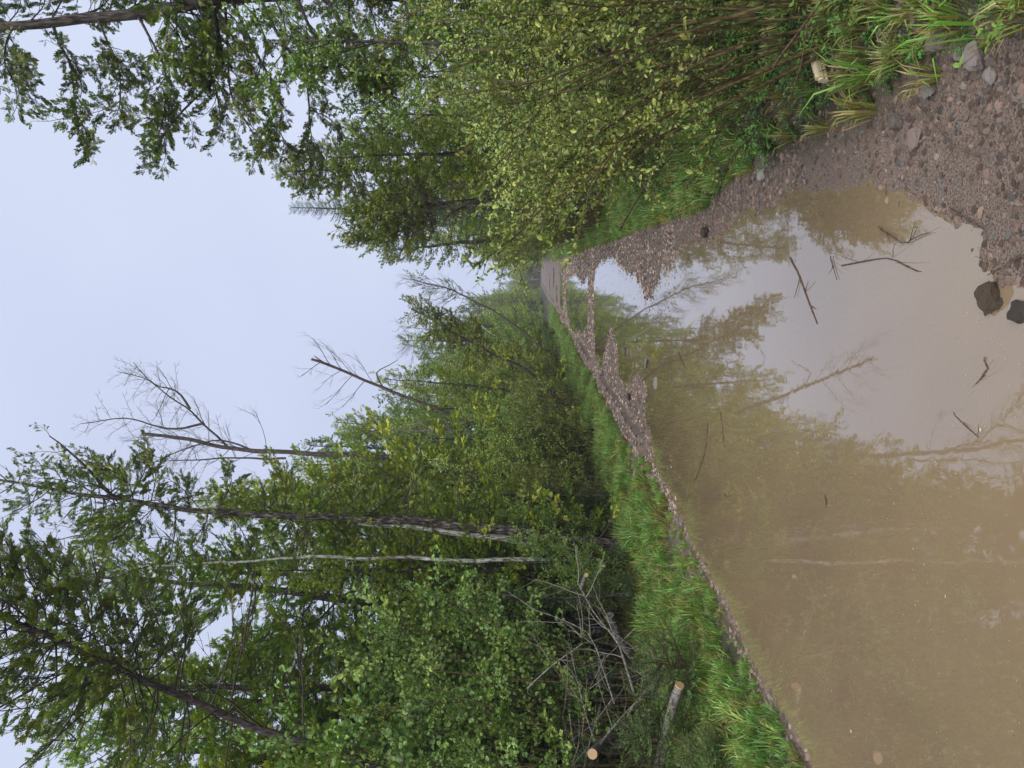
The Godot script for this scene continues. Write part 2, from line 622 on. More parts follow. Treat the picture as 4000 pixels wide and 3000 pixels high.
# an angular stone about 1 across, flat-bottomed or not
func stone(rings: int, rough: float, flat: float, seed_: int) -> ArrayMesh:
	var sm := SphereMesh.new()
	sm.radius = 0.5
	sm.height = 1.0
	sm.radial_segments = rings * 2
	sm.rings = rings
	var arr := sm.get_mesh_arrays()
	var v: PackedVector3Array = arr[Mesh.ARRAY_VERTEX]
	var f := FastNoiseLite.new()
	f.seed = seed_
	f.frequency = 1.0
	rng.seed = seed_
	# cut by a few planes for broken faces, then roughen
	var cuts := []
	for k in 9:
		cuts.append([jit(1.0).normalized(), rf(0.27, 0.42)])
	for i in v.size():
		var p := v[i]
		for q in cuts:
			var nn: Vector3 = q[0]
			var over: float = p.dot(nn) - q[1]
			if over > 0.0:
				p -= nn * over * 0.92
		p *= 1.0 + f.get_noise_3dv(p * 2.2) * rough + f.get_noise_3dv(p * 7.0) * rough * 0.3
		p.y *= flat
		v[i] = p
	var idx: PackedInt32Array = arr[Mesh.ARRAY_INDEX]
	var a := Acc.new()
	for i in range(0, idx.size(), 3):
		var A := v[idx[i]]
		var B := v[idx[i + 1]]
		var C := v[idx[i + 2]]
		if (C - A).cross(B - A).length() > 1e-7:
			a.tri(A, B, C, Color.WHITE)
	return a.mesh()

func make_shared() -> void:
	for k in 3:
		PR["cedar%d" % k] = cedar_bough(0.052, 0.1, 100 + k)
	for k in 3:
		PR["sparse%d" % k] = cedar_bough(0.085, 0.3, 110 + k)
	for k in 3:
		PR["tuft%d" % k] = cedar_bough(0.1, 0.15, 115 + k, 0.09, 0.17)
	PR.spruce0 = spruce_bough(0.2, 120)
	PR.spruce1 = spruce_bough(1.0, 121)
	for k in 2:
		PR["willow%d" % k] = leafy_branch(76, 0.066, 0.55, Color(0.11, 0.17, 0.036), Color(0.33, 0.355, 0.075), 130 + k)
		PR["alder%d" % k] = leafy_branch(58, 0.092, 0.75, Color(0.125, 0.215, 0.045), Color(0.24, 0.355, 0.075), 140 + k)
		PR["birch%d" % k] = leafy_branch(70, 0.058, 0.62, Color(0.18, 0.27, 0.05), Color(0.36, 0.44, 0.085), 150 + k)
		PR["bare%d" % k] = bare_branch(160 + k, Color(0.06, 0.05, 0.042))
		PR["pale%d" % k] = bare_branch(170 + k, Color(0.22, 0.21, 0.19))
	PR.budding = leafy_branch(26, 0.024, 0.5, Color(0.1, 0.12, 0.03), Color(0.16, 0.17, 0.05), 158)
	for k in 3:
		PR["grass%d" % k] = grass_tuft(30, 0.22, Color(0.135, 0.26, 0.05), 0.16, 180 + k)
	PR.grass_long = grass_tuft(34, 0.3, Color(0.165, 0.29, 0.06), 0.18, 184, 0.9)
	PR.grass_dry = grass_tuft(40, 0.22, Color(0.17, 0.2, 0.04), 0.4, 185, 0.9)
	PR.blade = grass_tuft(16, 0.3, Color(0.13, 0.29, 0.04), 0.0, 186, 1.0)
	PR.herb0 = herb(7, 0.16, 0.045, 0.65, Color(0.1, 0.22, 0.045), 190)
	PR.herb1 = herb(9, 0.1, 0.022, 0.6, Color(0.08, 0.17, 0.045), 191)
	PR.herb2 = herb(8, 0.3, 0.05, 0.5, Color(0.11, 0.21, 0.04), 192)
	for k in 5:
		PR["stone%d" % k] = stone(5, 0.3, rf(0.6, 0.85), 200 + k)
	for k in 4:
		PR["rock%d" % k] = stone(13, 0.28, 0.8, 210 + k)
	var fl := Acc.new()
	fl.tri(Vector3(-0.5, 0, -0.3), Vector3(-0.3, 0.02, 0.5), Vector3(0.5, 0, -0.2), Color.WHITE)
	fl.tri(Vector3(0.5, 0, -0.2), Vector3(-0.3, 0.02, 0.5), Vector3(0.4, 0.03, 0.4), Color.WHITE)
	PR.flake = fl.mesh()


# ---------------------------------------------------------------- trees
func aim(dir: Vector3, s: float, roll := 0.0, thick := 1.0) -> Basis:
	var x := dir.normalized()
	var z := x.cross(Vector3.UP)
	z = z.normalized() if z.length() > 0.01 else Vector3(0, 0, 1)
	var y := z.cross(x)
	return Basis(x, y, z).rotated(x, roll) * Basis.from_scale(Vector3(s, s * thick, s * thick))

# boughs up a trunk: from/to are shares of its height, reach the bough's length at each end
func boughs(trunk: PackedVector3Array, n: int, from: float, to: float, reach0: float, reach1: float, el0: float, el1: float, tone := Color.WHITE, bulge := 0.0, mid_az := 0.0, arc := TAU) -> Array:
	var xs := []
	var cs := PackedColorArray()
	for k in n:
		var f := (k + rf(0.0, 1.0)) / n
		var t := lerpf(from, to, f)
		var az := k * 2.39996 + rf(-0.5, 0.5)
		if arc < TAU:
			az = mid_az + rf(-0.5, 0.5) * arc
		var el := lerpf(el0, el1, f) + rf(-0.22, 0.22)
		var L := (lerpf(reach0, reach1, f) + bulge * sin(f * PI)) * rf(0.6, 1.2)
		var dir := Vector3(cos(az) * cos(el), sin(el), sin(az) * cos(el))
		xs.append(Transform3D(aim(dir, L, rf(-0.4, 0.4), clampf(1.0 / L, 0.75, 1.5)), along(trunk, t)))
		var c := tint(0.75, 1.2, 0.1)
		cs.append(Color(c.r * tone.r, c.g * tone.g, c.b * tone.b))
	return [xs, cs]

func trunk_mesh(pts: PackedVector3Array, r0: float, r1: float, sides := 10, flare := 1.35) -> ArrayMesh:
	# smooth the path and give it a little sway
	var fine := PackedVector3Array()
	var rad := PackedFloat32Array()
	var cv := Curve3D.new()
	for i in pts.size():
		var tg := (pts[mini(i + 1, pts.size() - 1)] - pts[maxi(i - 1, 0)]) / 6.0
		cv.add_point(pts[i], -tg, tg)
	var L := cv.get_baked_length()
	var n := maxi(8, int(L / 0.22))
	for i in n + 1:
		var t := float(i) / n
		var p := cv.sample_baked(L * t)
		p += Vector3(nb.get_noise_2d(p.y * 60.0, pts[0].x * 99.0), 0, nb.get_noise_2d(p.y * 60.0, pts[0].z * 99.0 + 400.0)) * 0.05 * smoothstep(0.0, 0.1, t)
		fine.append(p)
		rad.append(lerpf(r0, r1, pow(t, 0.85)) * (1.0 + (flare - 1.0) * exp(-t * L * 3.0)) * (1.0 + nb.get_noise_1d(p.y * 120.0) * 0.12))
	var a := Acc.new()
	a.tube(fine, rad, sides, Color.WHITE, true)
	return a.mesh()

func local(pts: PackedVector3Array) -> PackedVector3Array:
	var out := PackedVector3Array()
	for p in pts:
		out.append(p - pts[0])
	return out

func crown(parent: Node, key: String, bs: Array, called := "crown") -> void:
	scatter(called, PR[key], M.leaf, bs[0], bs[1], parent)

func straight(h: float, lean := 0.06) -> PackedVector3Array:
	var d := Vector3(rf(-lean, lean), 0, rf(-lean, lean))
	return PackedVector3Array([Vector3(0, -0.2, 0), Vector3(0, h * 0.3, 0) + d * h * 0.2, Vector3(0, h * 0.65, 0) + d * h * 0.7, Vector3(0, h, 0) + d * h])

func cedar(at: Vector3, h: float, seed_: int, label: String, group := "", dense := 1.0, wide := 1.0, tone := Color.WHITE) -> Node3D:
	rng.seed = seed_
	var o := thing("cedar_tree", at, label, "tree", group)
	var tr := straight(h)
	put("trunk", trunk_mesh(tr, h * 0.013 + 0.02, 0.012, 7), M.bark, o)
	for k in 2:
		crown(o, "cedar%d" % ((seed_ + k) % 3), boughs(tr, int(h * 5.5 * dense), 0.12, 1.0, 0.17 * h * wide + 0.1, 0.3, -0.25, 0.7, tone, 0.05 * h))
	crown(o, "sparse%d" % (seed_ % 3), boughs(tr, int(h * 3.0), 0.35, 1.0, 0.2 * h * wide, 0.5, 0.0, 0.9, tone))
	return o

func spruce(at: Vector3, h: float, seed_: int, label: String, fresh: bool, group := "", wide := 0.16) -> Node3D:
	rng.seed = seed_
	var o := thing("spruce_tree", at, label, "tree", group)
	var tr := straight(h, 0.03)
	put("trunk", trunk_mesh(tr, h * 0.011 + 0.012, 0.008, 6), M.bark, o)
	crown(o, "spruce1" if fresh else "spruce0", boughs(tr, int(h * 16.0 + 14.0), 0.08, 1.0, wide * h + 0.12, 0.14, -0.1 if not fresh else 0.15, 0.9))
	return o

# a tree with open limbs and small leaves
func leafy_tree(at: Vector3, h: float, seed_: int, label: String, leaf_kind: String, group := "") -> Node3D:
	rng.seed = seed_
	var o := thing("birch_tree", at, label, "tree", group)
	var tr := straight(h, 0.12)
	var limbs := Acc.new()
	limbs.tube(tr, tapered(4, h * 0.009 + 0.015, 0.008), 7, Color.WHITE)
	var xs := []
	var cs := PackedColorArray()
	for k in int(h * 3.0):
		var t := rf(0.25, 0.98)
		var az := rf(0, TAU)
		var el := rf(0.2, 0.9)
		var L := h * lerpf(0.26, 0.1, t) * rf(0.6, 1.2)
		var d := Vector3(cos(az) * cos(el), sin(el), sin(az) * cos(el))
		var p := along(tr, t)
		var q := p + d * L + Vector3(0, L * 0.15, 0)
		var ln := PackedVector3Array([p, p.lerp(q, 0.5) - Vector3(0, L * 0.05, 0), q])
		limbs.tube(ln, tapered(3, 0.016, 0.006), 4, Color(0.07, 0.058, 0.05))
		for j in 6:
			var dd := (d + jit(0.8)).normalized()
			xs.append(Transform3D(aim(dd, rf(0.45, 0.9), rf(-1, 1)), along(ln, rf(0.3, 1.0))))
			cs.append(tint(0.8, 1.2, 0.12))
	put("trunk", limbs.mesh(), M.bark_grey if seed_ % 3 == 0 else M.bark, o)
	scatter("crown", PR[leaf_kind], M.leaf, xs, cs, o)
	return o

# a shrub of many stems rising from one root
func shrub(at: Vector3, h: float, spread: float, stems: int, seed_: int, label: String, leaf_kind: String, group := "", per := 7, lean := Vector3.ZERO, low := 0.25, sz := 0.75) -> Node3D:
	rng.seed = seed_
	var o := thing("leafy_shrub", at, label, "shrub", group)
	var xs := []
	var cs := PackedColorArray()
	for k in stems:
		var az := rf(0, TAU)
		var out := Vector3(cos(az), 0, sin(az))
		var b := out * rf(0.02, spread * 0.22)
		var top := out * spread * rf(0.2, 1.0) + Vector3(0, h * rf(0.6, 1.0), 0) + lean * h
		var ln := PackedVector3Array([b - Vector3(0, 0.1, 0), b.lerp(top, 0.4) + Vector3(0, h * 0.1, 0) + jit(0.05), b.lerp(top, 0.75) + jit(0.06) + Vector3(0, h * 0.06, 0), top])
		var a := Acc.new()
		a.tube(ln, tapered(4, rf(0.008, 0.016), 0.003), 4, Color.WHITE)
		put("stem", a.mesh(), M.stem, o)
		for j in per:
			var t := rf(low, 1.0)
			var d := (heading(ln, t) * 0.7 + jit(0.9)).normalized()
			xs.append(Transform3D(aim(d, rf(0.5, 1.05) * sz, rf(-1, 1)), along(ln, t)))
			cs.append(tint(0.75, 1.2, 0.12))
	scatter("foliage", PR[leaf_kind], M.leaf, xs, cs, o)
	return o

func copy_of(src: Node3D, at: Vector3, turn: float, size: float, label: String, group: String, called := "") -> Node3D:
	var o: Node3D = src.duplicate()
	o.name = numbered(called if called != "" else String(src.name).rstrip("0123456789").rstrip("_"))
	add_child(o)
	o.position = at
	o.rotation.y = turn
	o.scale = Vector3.ONE * size
	tag(o, label, src.get_meta("category"), group)
	return o


# ---------------------------------------------------------------- the scene
func _ready() -> void:
	var cam := Camera3D.new()
	cam.fov = 56.7
	cam.far = 900.0
	cam.near = 0.05
	cam.name = "camera"
	add_child(cam)
	# rolled a quarter turn (picture right = world down, picture up = world right), tipped up 1.65 degrees
	cam.transform = Transform3D(Basis(Vector3.RIGHT, deg_to_rad(1.65)) * Basis(Vector3(0, -1, 0), Vector3(1, 0, 0), Vector3(0, 0, 1)), Vector3(0, 1.6, 0))
	cam.current = true

	var env := Environment.new()
	env.background_mode = Environment.BG_SKY
	env.tonemap_mode = Environment.TONE_MAPPER_LINEAR
	env.tonemap_exposure = 3.4
	env.sky = Sky.new()
	env.sky.sky_material = overcast()
	env.background_energy_multiplier = 0.31
	env.fog_enabled = true
	env.fog_density = 0.0011
	env.fog_light_color = Color(0.86, 0.89, 0.93)
	env.sdfgi_enabled = true
	env.ssao_enabled = true
	env.ssil_enabled = true
	var we := WorldEnvironment.new()
	we.environment = env
	we.name = "environment"
	add_child(we)
	var sun := DirectionalLight3D.new()
	sun.name = "sun"
	sun.light_energy = 0.5
	sun.light_angular_distance = 70.0
	sun.light_color = Color(1.0, 0.985, 0.95)
	sun.shadow_enabled = true
	add_child(sun)
	sun.rotation_degrees = Vector3(-50, 4, 0)

	na.seed = 5
	na.frequency = 0.01
	nb.seed = 9
	nb.frequency = 0.01
	rng.seed = 1
	make_materials()
	make_ground()
	make_shared()
	hero_trees()
	woods()
	verges()
	stones()
	slash()
	sticks()

func overcast() -> PanoramaSkyMaterial:
	var f := FastNoiseLite.new()
	f.seed = 3
	f.frequency = 0.9
	f.fractal_octaves = 4
	var im := Image.create(384, 192, false, Image.FORMAT_RGBAF)
	for y in 192:
		var el := PI * (0.5 - (y + 0.5) / 192.0)
		for x in 384:
			var a := TAU * x / 384.0
			var d := Vector3(cos(a) * cos(el), sin(el) * 1.6, sin(a) * cos(el))
			var k := 1.0 + f.get_noise_3dv(d) * 0.2
			im.set_pixel(x, y, Color(0.6 * k, 0.665 * k, 0.86 * (0.3 + 0.7 * k), 1.0))
	var m := PanoramaSkyMaterial.new()
	m.panorama = ImageTexture.create_from_image(im)
	return m


func lim(parent: Node, pts: PackedVector3Array, base: Vector3, r0: float, r1: float, m: Material, called := "limb") -> PackedVector3Array:
	var l := PackedVector3Array()
	for p in pts:
		l.append(p - base)
	put(called, trunk_mesh(l, r0, r1, 6, 1.0), m, parent)
	return l

func hero_trees() -> void:
	# tall leaning cedar with lichen on its trunk, left of the pool
	rng.seed = 300
	var w := PackedVector3Array([Vector3(-2.327, 0.097, -10), Vector3(-2.197, 0.99, -10), Vector3(-2.069, 1.888, -10), Vector3(-1.932, 3.152, -10), Vector3(-1.893, 4.66, -10), Vector3(-1.824, 5.875, -10), Vector3(-1.72, 6.991, -10), Vector3(-1.656, 7.44, -10), Vector3(-1.571, 7.998, -10), Vector3(-1.485, 8.562, -10), Vector3(-1.378, 9.24, -10), Vector3(-1.331, 9.541, -10)])
	var o := thing("cedar_tree", w[0], "tall cedar with furrowed lichened trunk and thin leaning top above the grass verge", "tree")
	var l := local(w)
	put("trunk", trunk_mesh(l, 0.088, 0.016, 12, 1.5), M.bark_mottled, o)
	var fk := lim(o, PackedVector3Array([Vector3(-1.656, 7.44, -10), Vector3(-1.54, 7.633, -9.95), Vector3(-1.268, 7.824, -9.9), Vector3(-0.96, 8.126, -9.85), Vector3(-0.74, 8.379, -9.8)]), w[0], 0.032, 0.008, M.bark)
	var f2 := lim(o, PackedVector3Array([Vector3(-1.688, 7.15, -10), Vector3(-1.989, 7.454, -10.075), Vector3(-2.155, 7.913, -10.15), Vector3(-2.267, 8.455, -10.225), Vector3(-2.321, 8.948, -10.3)]), w[0], 0.018, 0.005, M.bark)
	var side := lim(o, PackedVector3Array([Vector3(-2.359, 1.314, -9.95), Vector3(-2.231, 1.672, -9.975), Vector3(-2.133, 2.248, -10), Vector3(-2.035, 3.156, -10.025), Vector3(-1.965, 4.074, -10.05)]), w[0], 0.06, 0.03, M.bark_lichen, "side_trunk")
	crown(o, "sparse0", boughs(l, 40, 0.62, 1.0, 0.9, 0.45, -0.1, 0.8))
	crown(o, "sparse1", boughs(fk, 9, 0.3, 1.0, 0.5, 0.35, 0.0, 0.7))
	crown(o, "sparse2", boughs(f2, 6, 0.3, 0.85, 0.5, 0.3, -0.4, 0.4))
	crown(o, "cedar1", boughs(l, 34, 0.3, 0.72, 1.2, 0.9, -0.3, 0.3))
	crown(o, "sparse2", boughs(l, 16, 0.06, 0.4, 0.8, 0.7, -0.2, 0.3, Color(1.4, 1.35, 1)))
	scatter("bare_twigs", PR.bare0, M.twig, boughs(l, 22, 0.2, 1.0, 0.7, 0.5, 0.1, 0.9)[0], white(22), o)

	# thin pole with pale lichen beside it
	rng.seed = 301
	w = PackedVector3Array([Vector3(-2.405, 0.089, -9.6), Vector3(-2.38, 1.393, -9.6), Vector3(-2.372, 2.222, -9.6), Vector3(-2.358, 3.09, -9.6), Vector3(-2.352, 4.327, -9.6), Vector3(-2.415, 5.704, -9.6), Vector3(-2.475, 6.775, -9.6), Vector3(-2.541, 7.206, -9.6), Vector3(-2.607, 7.528, -9.6), Vector3(-2.654, 7.721, -9.6)])
	o = thing("dead_tree", w[0], "slender dead pole crusted with pale lichen beside the tall cedar", "tree")
	l = local(w)
	put("trunk", trunk_mesh(l, 0.042, 0.007, 8, 1.2), M.bark_lichen, o)
	scatter("bare_twigs", PR.bare1, M.twig, boughs(l, 26, 0.55, 1.0, 0.6, 0.3, 0.0, 0.9)[0], white(26), o)
	crown(o, "sparse1", boughs(l, 7, 0.7, 0.97, 0.4, 0.25, 0.0, 0.5))

	# broken birch snag with a fan of budding limbs
	rng.seed = 302
	w = PackedVector3Array([Vector3(-2.358, -0.689, -18.8), Vector3(-2.131, 2.141, -18.8), Vector3(-1.97, 4.86, -18.8), Vector3(-1.816, 8.179, -18.8), Vector3(-1.718, 9.637, -18.8), Vector3(-1.453, 10.893, -18.8), Vector3(-1.332, 12.07, -18.8)])
	o = thing("birch_tree", w[0], "birch snapped off at the top with a fan of budding limbs against the sky", "tree")
	l = local(w)
	put("trunk", trunk_mesh(l, 0.11, 0.045, 9, 1.3), M.bark, o)
	var limbs := [
		PackedVector3Array([Vector3(-1.697, 9.727, -18.8), Vector3(-1.366, 10.037, -18.75), Vector3(-1.029, 10.387, -18.7), Vector3(-0.66, 10.695, -18.65), Vector3(-0.333, 11.214, -18.6), Vector3(0.115, 11.806, -18.55), Vector3(0.325, 12.569, -18.5)]),
		PackedVector3Array([Vector3(-1.056, 10.387, -18.7), Vector3(-1.213, 11.196, -18.567), Vector3(-0.896, 12.365, -18.433), Vector3(-1.052, 13.432, -18.3)]),
		PackedVector3Array([Vector3(-1.98, 8.179, -18.8), Vector3(-1.999, 9.729, -18.933), Vector3(-2.058, 11.025, -19.067), Vector3(-2.203, 12.599, -19.2)]),
		PackedVector3Array([Vector3(-1.812, 8.98, -18.8), Vector3(-1.493, 9.944, -18.633), Vector3(-1.751, 10.892, -18.467), Vector3(-2.206, 11.757, -18.3)]),
		PackedVector3Array([Vector3(-0.654, 10.621, -18.5), Vector3(-0.204, 11.045, -18.633), Vector3(0, 11.738, -18.767), Vector3(0.587, 12.371, -18.9)]),
	]
	for q in limbs:
		var b := lim(o, q, w[0], 0.034, 0.008, M.bark)
		crown(o, "budding", boughs(b, 13, 0.25, 1.0, 1.0, 0.7, 0.2, 0.8, Color(1.1, 1.05, 1)))
		scatter("bare_twigs", PR.bare0, M.twig, boughs(b, 5, 0.3, 1.0, 0.8, 0.5, 0.2, 0.9)[0], white(5), o)
	scatter("bare_twigs", PR.bare1, M.twig, boughs(l, 16, 0.55, 0.98, 1.0, 0.7, 0.2, 0.8)[0], white(16), o)

	# dead stub leaning out over the trees
	rng.seed = 303
	w = PackedVector3Array([Vector3(-2.448, -0.148, -19.5), Vector3(-1.509, 2.161, -19.5), Vector3(-0.669, 4.274, -19.5), Vector3(-0.212, 5.42, -19.5), Vector3(0.042, 6.016, -19.5), Vector3(0.382, 6.876, -19.5), Vector3(0.7, 7.696, -19.5)])
	o = thing("dead_tree", w[0], "dead snag leaning to the right with a bare broken tip above the treetops", "tree")
	l = local(w)
	put("trunk", trunk_mesh(l, 0.065, 0.035, 8, 1.2), M.bark, o)
	lim(o, PackedVector3Array([Vector3(0.488, 7.182, -19.5), Vector3(0.619, 7.366, -19.4), Vector3(0.784, 7.563, -19.3)]), w[0], 0.025, 0.01, M.bark)
	lim(o, PackedVector3Array([Vector3(-0.141, 5.69, -19.5), Vector3(0.28, 5.873, -19.367), Vector3(0.487, 5.494, -19.233), Vector3(0.656, 5.224, -19.1)]), w[0], 0.025, 0.008, M.bark)
	scatter("bare_twigs", PR.bare0, M.twig, boughs(l, 10, 0.65, 0.95, 1.2, 0.8, 0.4, 0.9)[0], white(10), o)

	# trees leaning over the track
	rng.seed = 304
	w = PackedVector3Array([Vector3(-0.839, 0.062, -19.5), Vector3(-0.427, 0.837, -19.5), Vector3(0.379, 1.761, -19.5), Vector3(0.801, 2.611, -19.5), Vector3(1.139, 3.251, -19.5), Vector3(1.484, 3.885, -19.5), Vector3(1.739, 4.309, -19.5), Vector3(2.079, 4.946, -19.5)])
	o = thing("cedar_tree", w[0], "dark slanting cedar leaning over the track, foliage only at its tip", "tree")
	l = local(w)
	put("trunk", trunk_mesh(l, 0.062, 0.02, 8, 1.2), M.bark, o)
	crown(o, "sparse2", boughs(l, 44, 0.5, 1.0, 1.0, 0.5, 0.1, 0.6))
	crown(o, "cedar0", boughs(l, 40, 0.3, 0.97, 0.9, 0.6, -0.2, 0.4, Color(1.2, 1.1, 1)))
	lim(o, PackedVector3Array([Vector3(1.337, 3.85, -19.5), Vector3(1.191, 4.26, -19.4), Vector3(0.697, 4.666, -19.3), Vector3(0.277, 4.233, -19.2)]), w[0], 0.02, 0.008, M.bark_grey)

	rng.seed = 305
	w = PackedVector3Array([Vector3(0.919, 0.222, -32), Vector3(2.302, 1.945, -32), Vector3(3.226, 3.236, -32), Vector3(3.609, 3.963, -32), Vector3(4.097, 4.945, -32), Vector3(4.306, 5.351, -32), Vector3(4.529, 6.22, -32), Vector3(4.741, 7.148, -32)])
	o = thing("cedar_tree", w[0], "farther slanting cedar, bristling with dead twigs, leaning towards the gap", "tree")
	l = local(w)
	put("trunk", trunk_mesh(l, 0.065, 0.02, 8, 1.2), M.bark, o)
	scatter("bare_twigs", PR.bare1, M.twig, boughs(l, 44, 0.35, 0.98, 1.1, 0.7, 0.3, 0.8)[0], white(44), o)
	crown(o, "sparse0", boughs(l, 22, 0.4, 1.0, 0.9, 0.6, 0.0, 0.6))

	for q in [[PackedVector3Array([Vector3(2.685, -1.084, -44), Vector3(3.17, 4.452, -44), Vector3(3.367, 7.633, -44), Vector3(3.579, 9.868, -44)]), "thin bare pole poking above the far treetops on the left"], [PackedVector3Array([Vector3(1.034, -0.596, -36), Vector3(1.298, 5.233, -36), Vector3(1.925, 7.58, -36), Vector3(2.017, 7.972, -36)]), "short bare pole among the far treetops on the left"]]:
		w = q[0]
		o = thing("dead_tree", w[0], q[1], "tree")
		l = local(w)
		put("trunk", trunk_mesh(l, 0.08, 0.015, 6), M.bark_grey, o)
		scatter("bare_twigs", PR.bare0, M.twig, boughs(l, 26, 0.5, 1.0, 1.3, 0.6, 0.2, 0.9)[0], white(26), o)
	w = PackedVector3Array([Vector3(1.221, 0.135, -34), Vector3(2.081, 2.946, -34), Vector3(2.818, 4.049, -34)])
	o = thing("dead_tree", w[0], "short pale barkless stem slanting among the left shrubs", "tree")
	put("trunk", trunk_mesh(local(w), 0.04, 0.02, 6), M.bark_lichen, o)

	# big cedar at the near left, trunk slanting up to the right
	rng.seed = 306
	w = PackedVector3Array([Vector3(-4.254, 0.569, -7.2), Vector3(-4.07, 2.063, -7.15), Vector3(-3.754, 3.348, -7.1), Vector3(-3.336, 4.627, -7.05), Vector3(-2.966, 5.485, -7), Vector3(-2.647, 6.052, -6.95), Vector3(-2.406, 6.561, -6.9), Vector3(-2.142, 7.091, -6.85), Vector3(-1.931, 7.641, -6.8)])
	o = thing("cedar_tree", w[0], "nearest cedar on the left with a dark slanting trunk and wide feathery boughs", "tree")
	l = local(w)
	put("trunk", trunk_mesh(l, 0.052, 0.025, 10, 1.3), M.bark, o)
	crown(o, "cedar0", boughs(l, 34, 0.5, 1.0, 1.4, 0.9, -0.2, 0.4))
	crown(o, "sparse0", boughs(l, 34, 0.45, 1.0, 1.5, 1.0, -0.1, 0.7))
	crown(o, "sparse2", boughs(l, 26, 0.4, 1.0, 1.3, 1.0, 0.1, 0.9))
	scatter("bare_twigs", PR.bare0, M.twig, boughs(l, 40, 0.3, 0.9, 1.3, 0.8, 0.0, 0.9)[0], white(40), o)

	# big cedar at the near right, its trunk close to the picture's edge, boughs drooping towards the track
	rng.seed = 307
	w = PackedVector3Array([Vector3(4.331, 0.299, -7), Vector3(4.156, 1.801, -7), Vector3(3.98, 3.323, -7), Vector3(3.826, 4.827, -7), Vector3(3.755, 5.218, -7), Vector3(3.675, 6.001, -7), Vector3(3.601, 6.948, -7), Vector3(3.535, 7.739, -7), Vector3(3.443, 8.535, -7)])
	o = thing("cedar_tree", w[0], "tall cedar on the right whose drooping boughs hang over the track", "tree")
	l = local(w)
	put("trunk", trunk_mesh(l, 0.115, 0.028, 12, 1.4), M.bark, o)
	var hang := [
		[PackedVector3Array([Vector3(3.799, 4.786, -7), Vector3(3.468, 4.712, -6.95), Vector3(3.166, 4.639, -6.9), Vector3(2.895, 4.794, -6.85), Vector3(2.678, 4.971, -6.8), Vector3(2.414, 5.146, -6.75), Vector3(2.275, 5.182, -6.7)]), 0.026],
		[PackedVector3Array([Vector3(3.73, 5.252, -7), Vector3(3.562, 5.135, -6.975), Vector3(3.344, 4.943, -6.95), Vector3(2.951, 4.726, -6.925), Vector3(2.563, 4.664, -6.9)]), 0.02],
		[PackedVector3Array([Vector3(3.709, 5.563, -7), Vector3(3.432, 5.411, -6.96), Vector3(3.183, 5.261, -6.92), Vector3(2.938, 5.189, -6.88), Vector3(2.696, 5.194, -6.84), Vector3(2.482, 5.198, -6.8)]), 0.016],
		[PackedVector3Array([Vector3(3.664, 5.954, -7), Vector3(3.382, 5.819, -6.95), Vector3(3.154, 5.686, -6.9), Vector3(2.931, 5.631, -6.85), Vector3(2.661, 5.614, -6.8)]), 0.013],
		[PackedVector3Array([Vector3(3.632, 6.424, -7), Vector3(3.375, 6.315, -6.975), Vector3(3.158, 6.182, -6.95), Vector3(2.841, 6.139, -6.925), Vector3(2.527, 6.071, -6.9)]), 0.014],
		[PackedVector3Array([Vector3(3.599, 6.791, -7), Vector3(3.429, 6.844, -6.967), Vector3(3.184, 6.845, -6.933), Vector3(2.965, 6.716, -6.9)]), 0.012],
		[PackedVector3Array([Vector3(3.848, 4.605, -7), Vector3(3.474, 4.418, -6.92), Vector3(3.108, 4.235, -6.84), Vector3(2.824, 4.055, -6.76), Vector3(2.5, 4.075, -6.68), Vector3(2.255, 4.07, -6.6)]), 0.02],
		[PackedVector3Array([Vector3(3.869, 4.322, -7), Vector3(3.464, 4.128, -6.96), Vector3(3.191, 3.936, -6.92), Vector3(2.921, 3.796, -6.88), Vector3(2.531, 3.758, -6.84), Vector3(2.221, 3.77, -6.8)]), 0.022],
		[PackedVector3Array([Vector3(3.746, 4.657, -7), Vector3(3.204, 4.577, -6.875), Vector3(2.776, 4.498, -6.75), Vector3(2.434, 4.274, -6.625), Vector3(2.222, 4.128, -6.5)]), 0.014],
		[PackedVector3Array([Vector3(3.888, 3.963, -7), Vector3(3.413, 3.742, -6.867), Vector3(3.075, 3.454, -6.733), Vector3(2.796, 3.176, -6.6)]), 0.022],
		[PackedVector3Array([Vector3(3.909, 3.681, -7), Vector3(3.434, 3.44, -6.867), Vector3(3.072, 3.208, -6.733), Vector3(2.866, 3.032, -6.6)]), 0.02],
	]
	for q in hang:
		var b := lim(o, q[0], w[0], q[1], 0.005, M.bark)
		var n := 18
		var bs := []
		var cs := PackedColorArray()
		for k in n:
			var t := rf(0.2, 1.0)
			var d := (heading(b, t) * 0.9 + jit(0.85)).normalized()
			bs.append(Transform3D(aim(d, rf(0.28, 0.5), rf(-0.5, 0.5), 1.1), along(b, t)))
			cs.append(tint(0.5, 0.95, 0.1))
		scatter("crown", PR["tuft%d" % (hang.find(q) % 3)], M.leaf, bs, cs, o)
	crown(o, "cedar1", boughs(l, 22, 0.45, 1.0, 0.9, 0.7, -0.35, 0.1, Color(0.95, 0.95, 1), 0.0, 0.0, 2.6))
	crown(o, "cedar2", boughs(l, 26, 0.2, 0.52, 1.4, 1.0, -0.35, 0.0))

	# long bare-footed willow stems arching out of the near right bank
	rng.seed = 320
	w = PackedVector3Array([Vector3(1.693, 0.519, -3.3), Vector3(1.681, 0.531, -3.3)])
	o = thing("arching_willow", w[0], "long yellow-brown willow stems arching left over the right bank", "shrub")
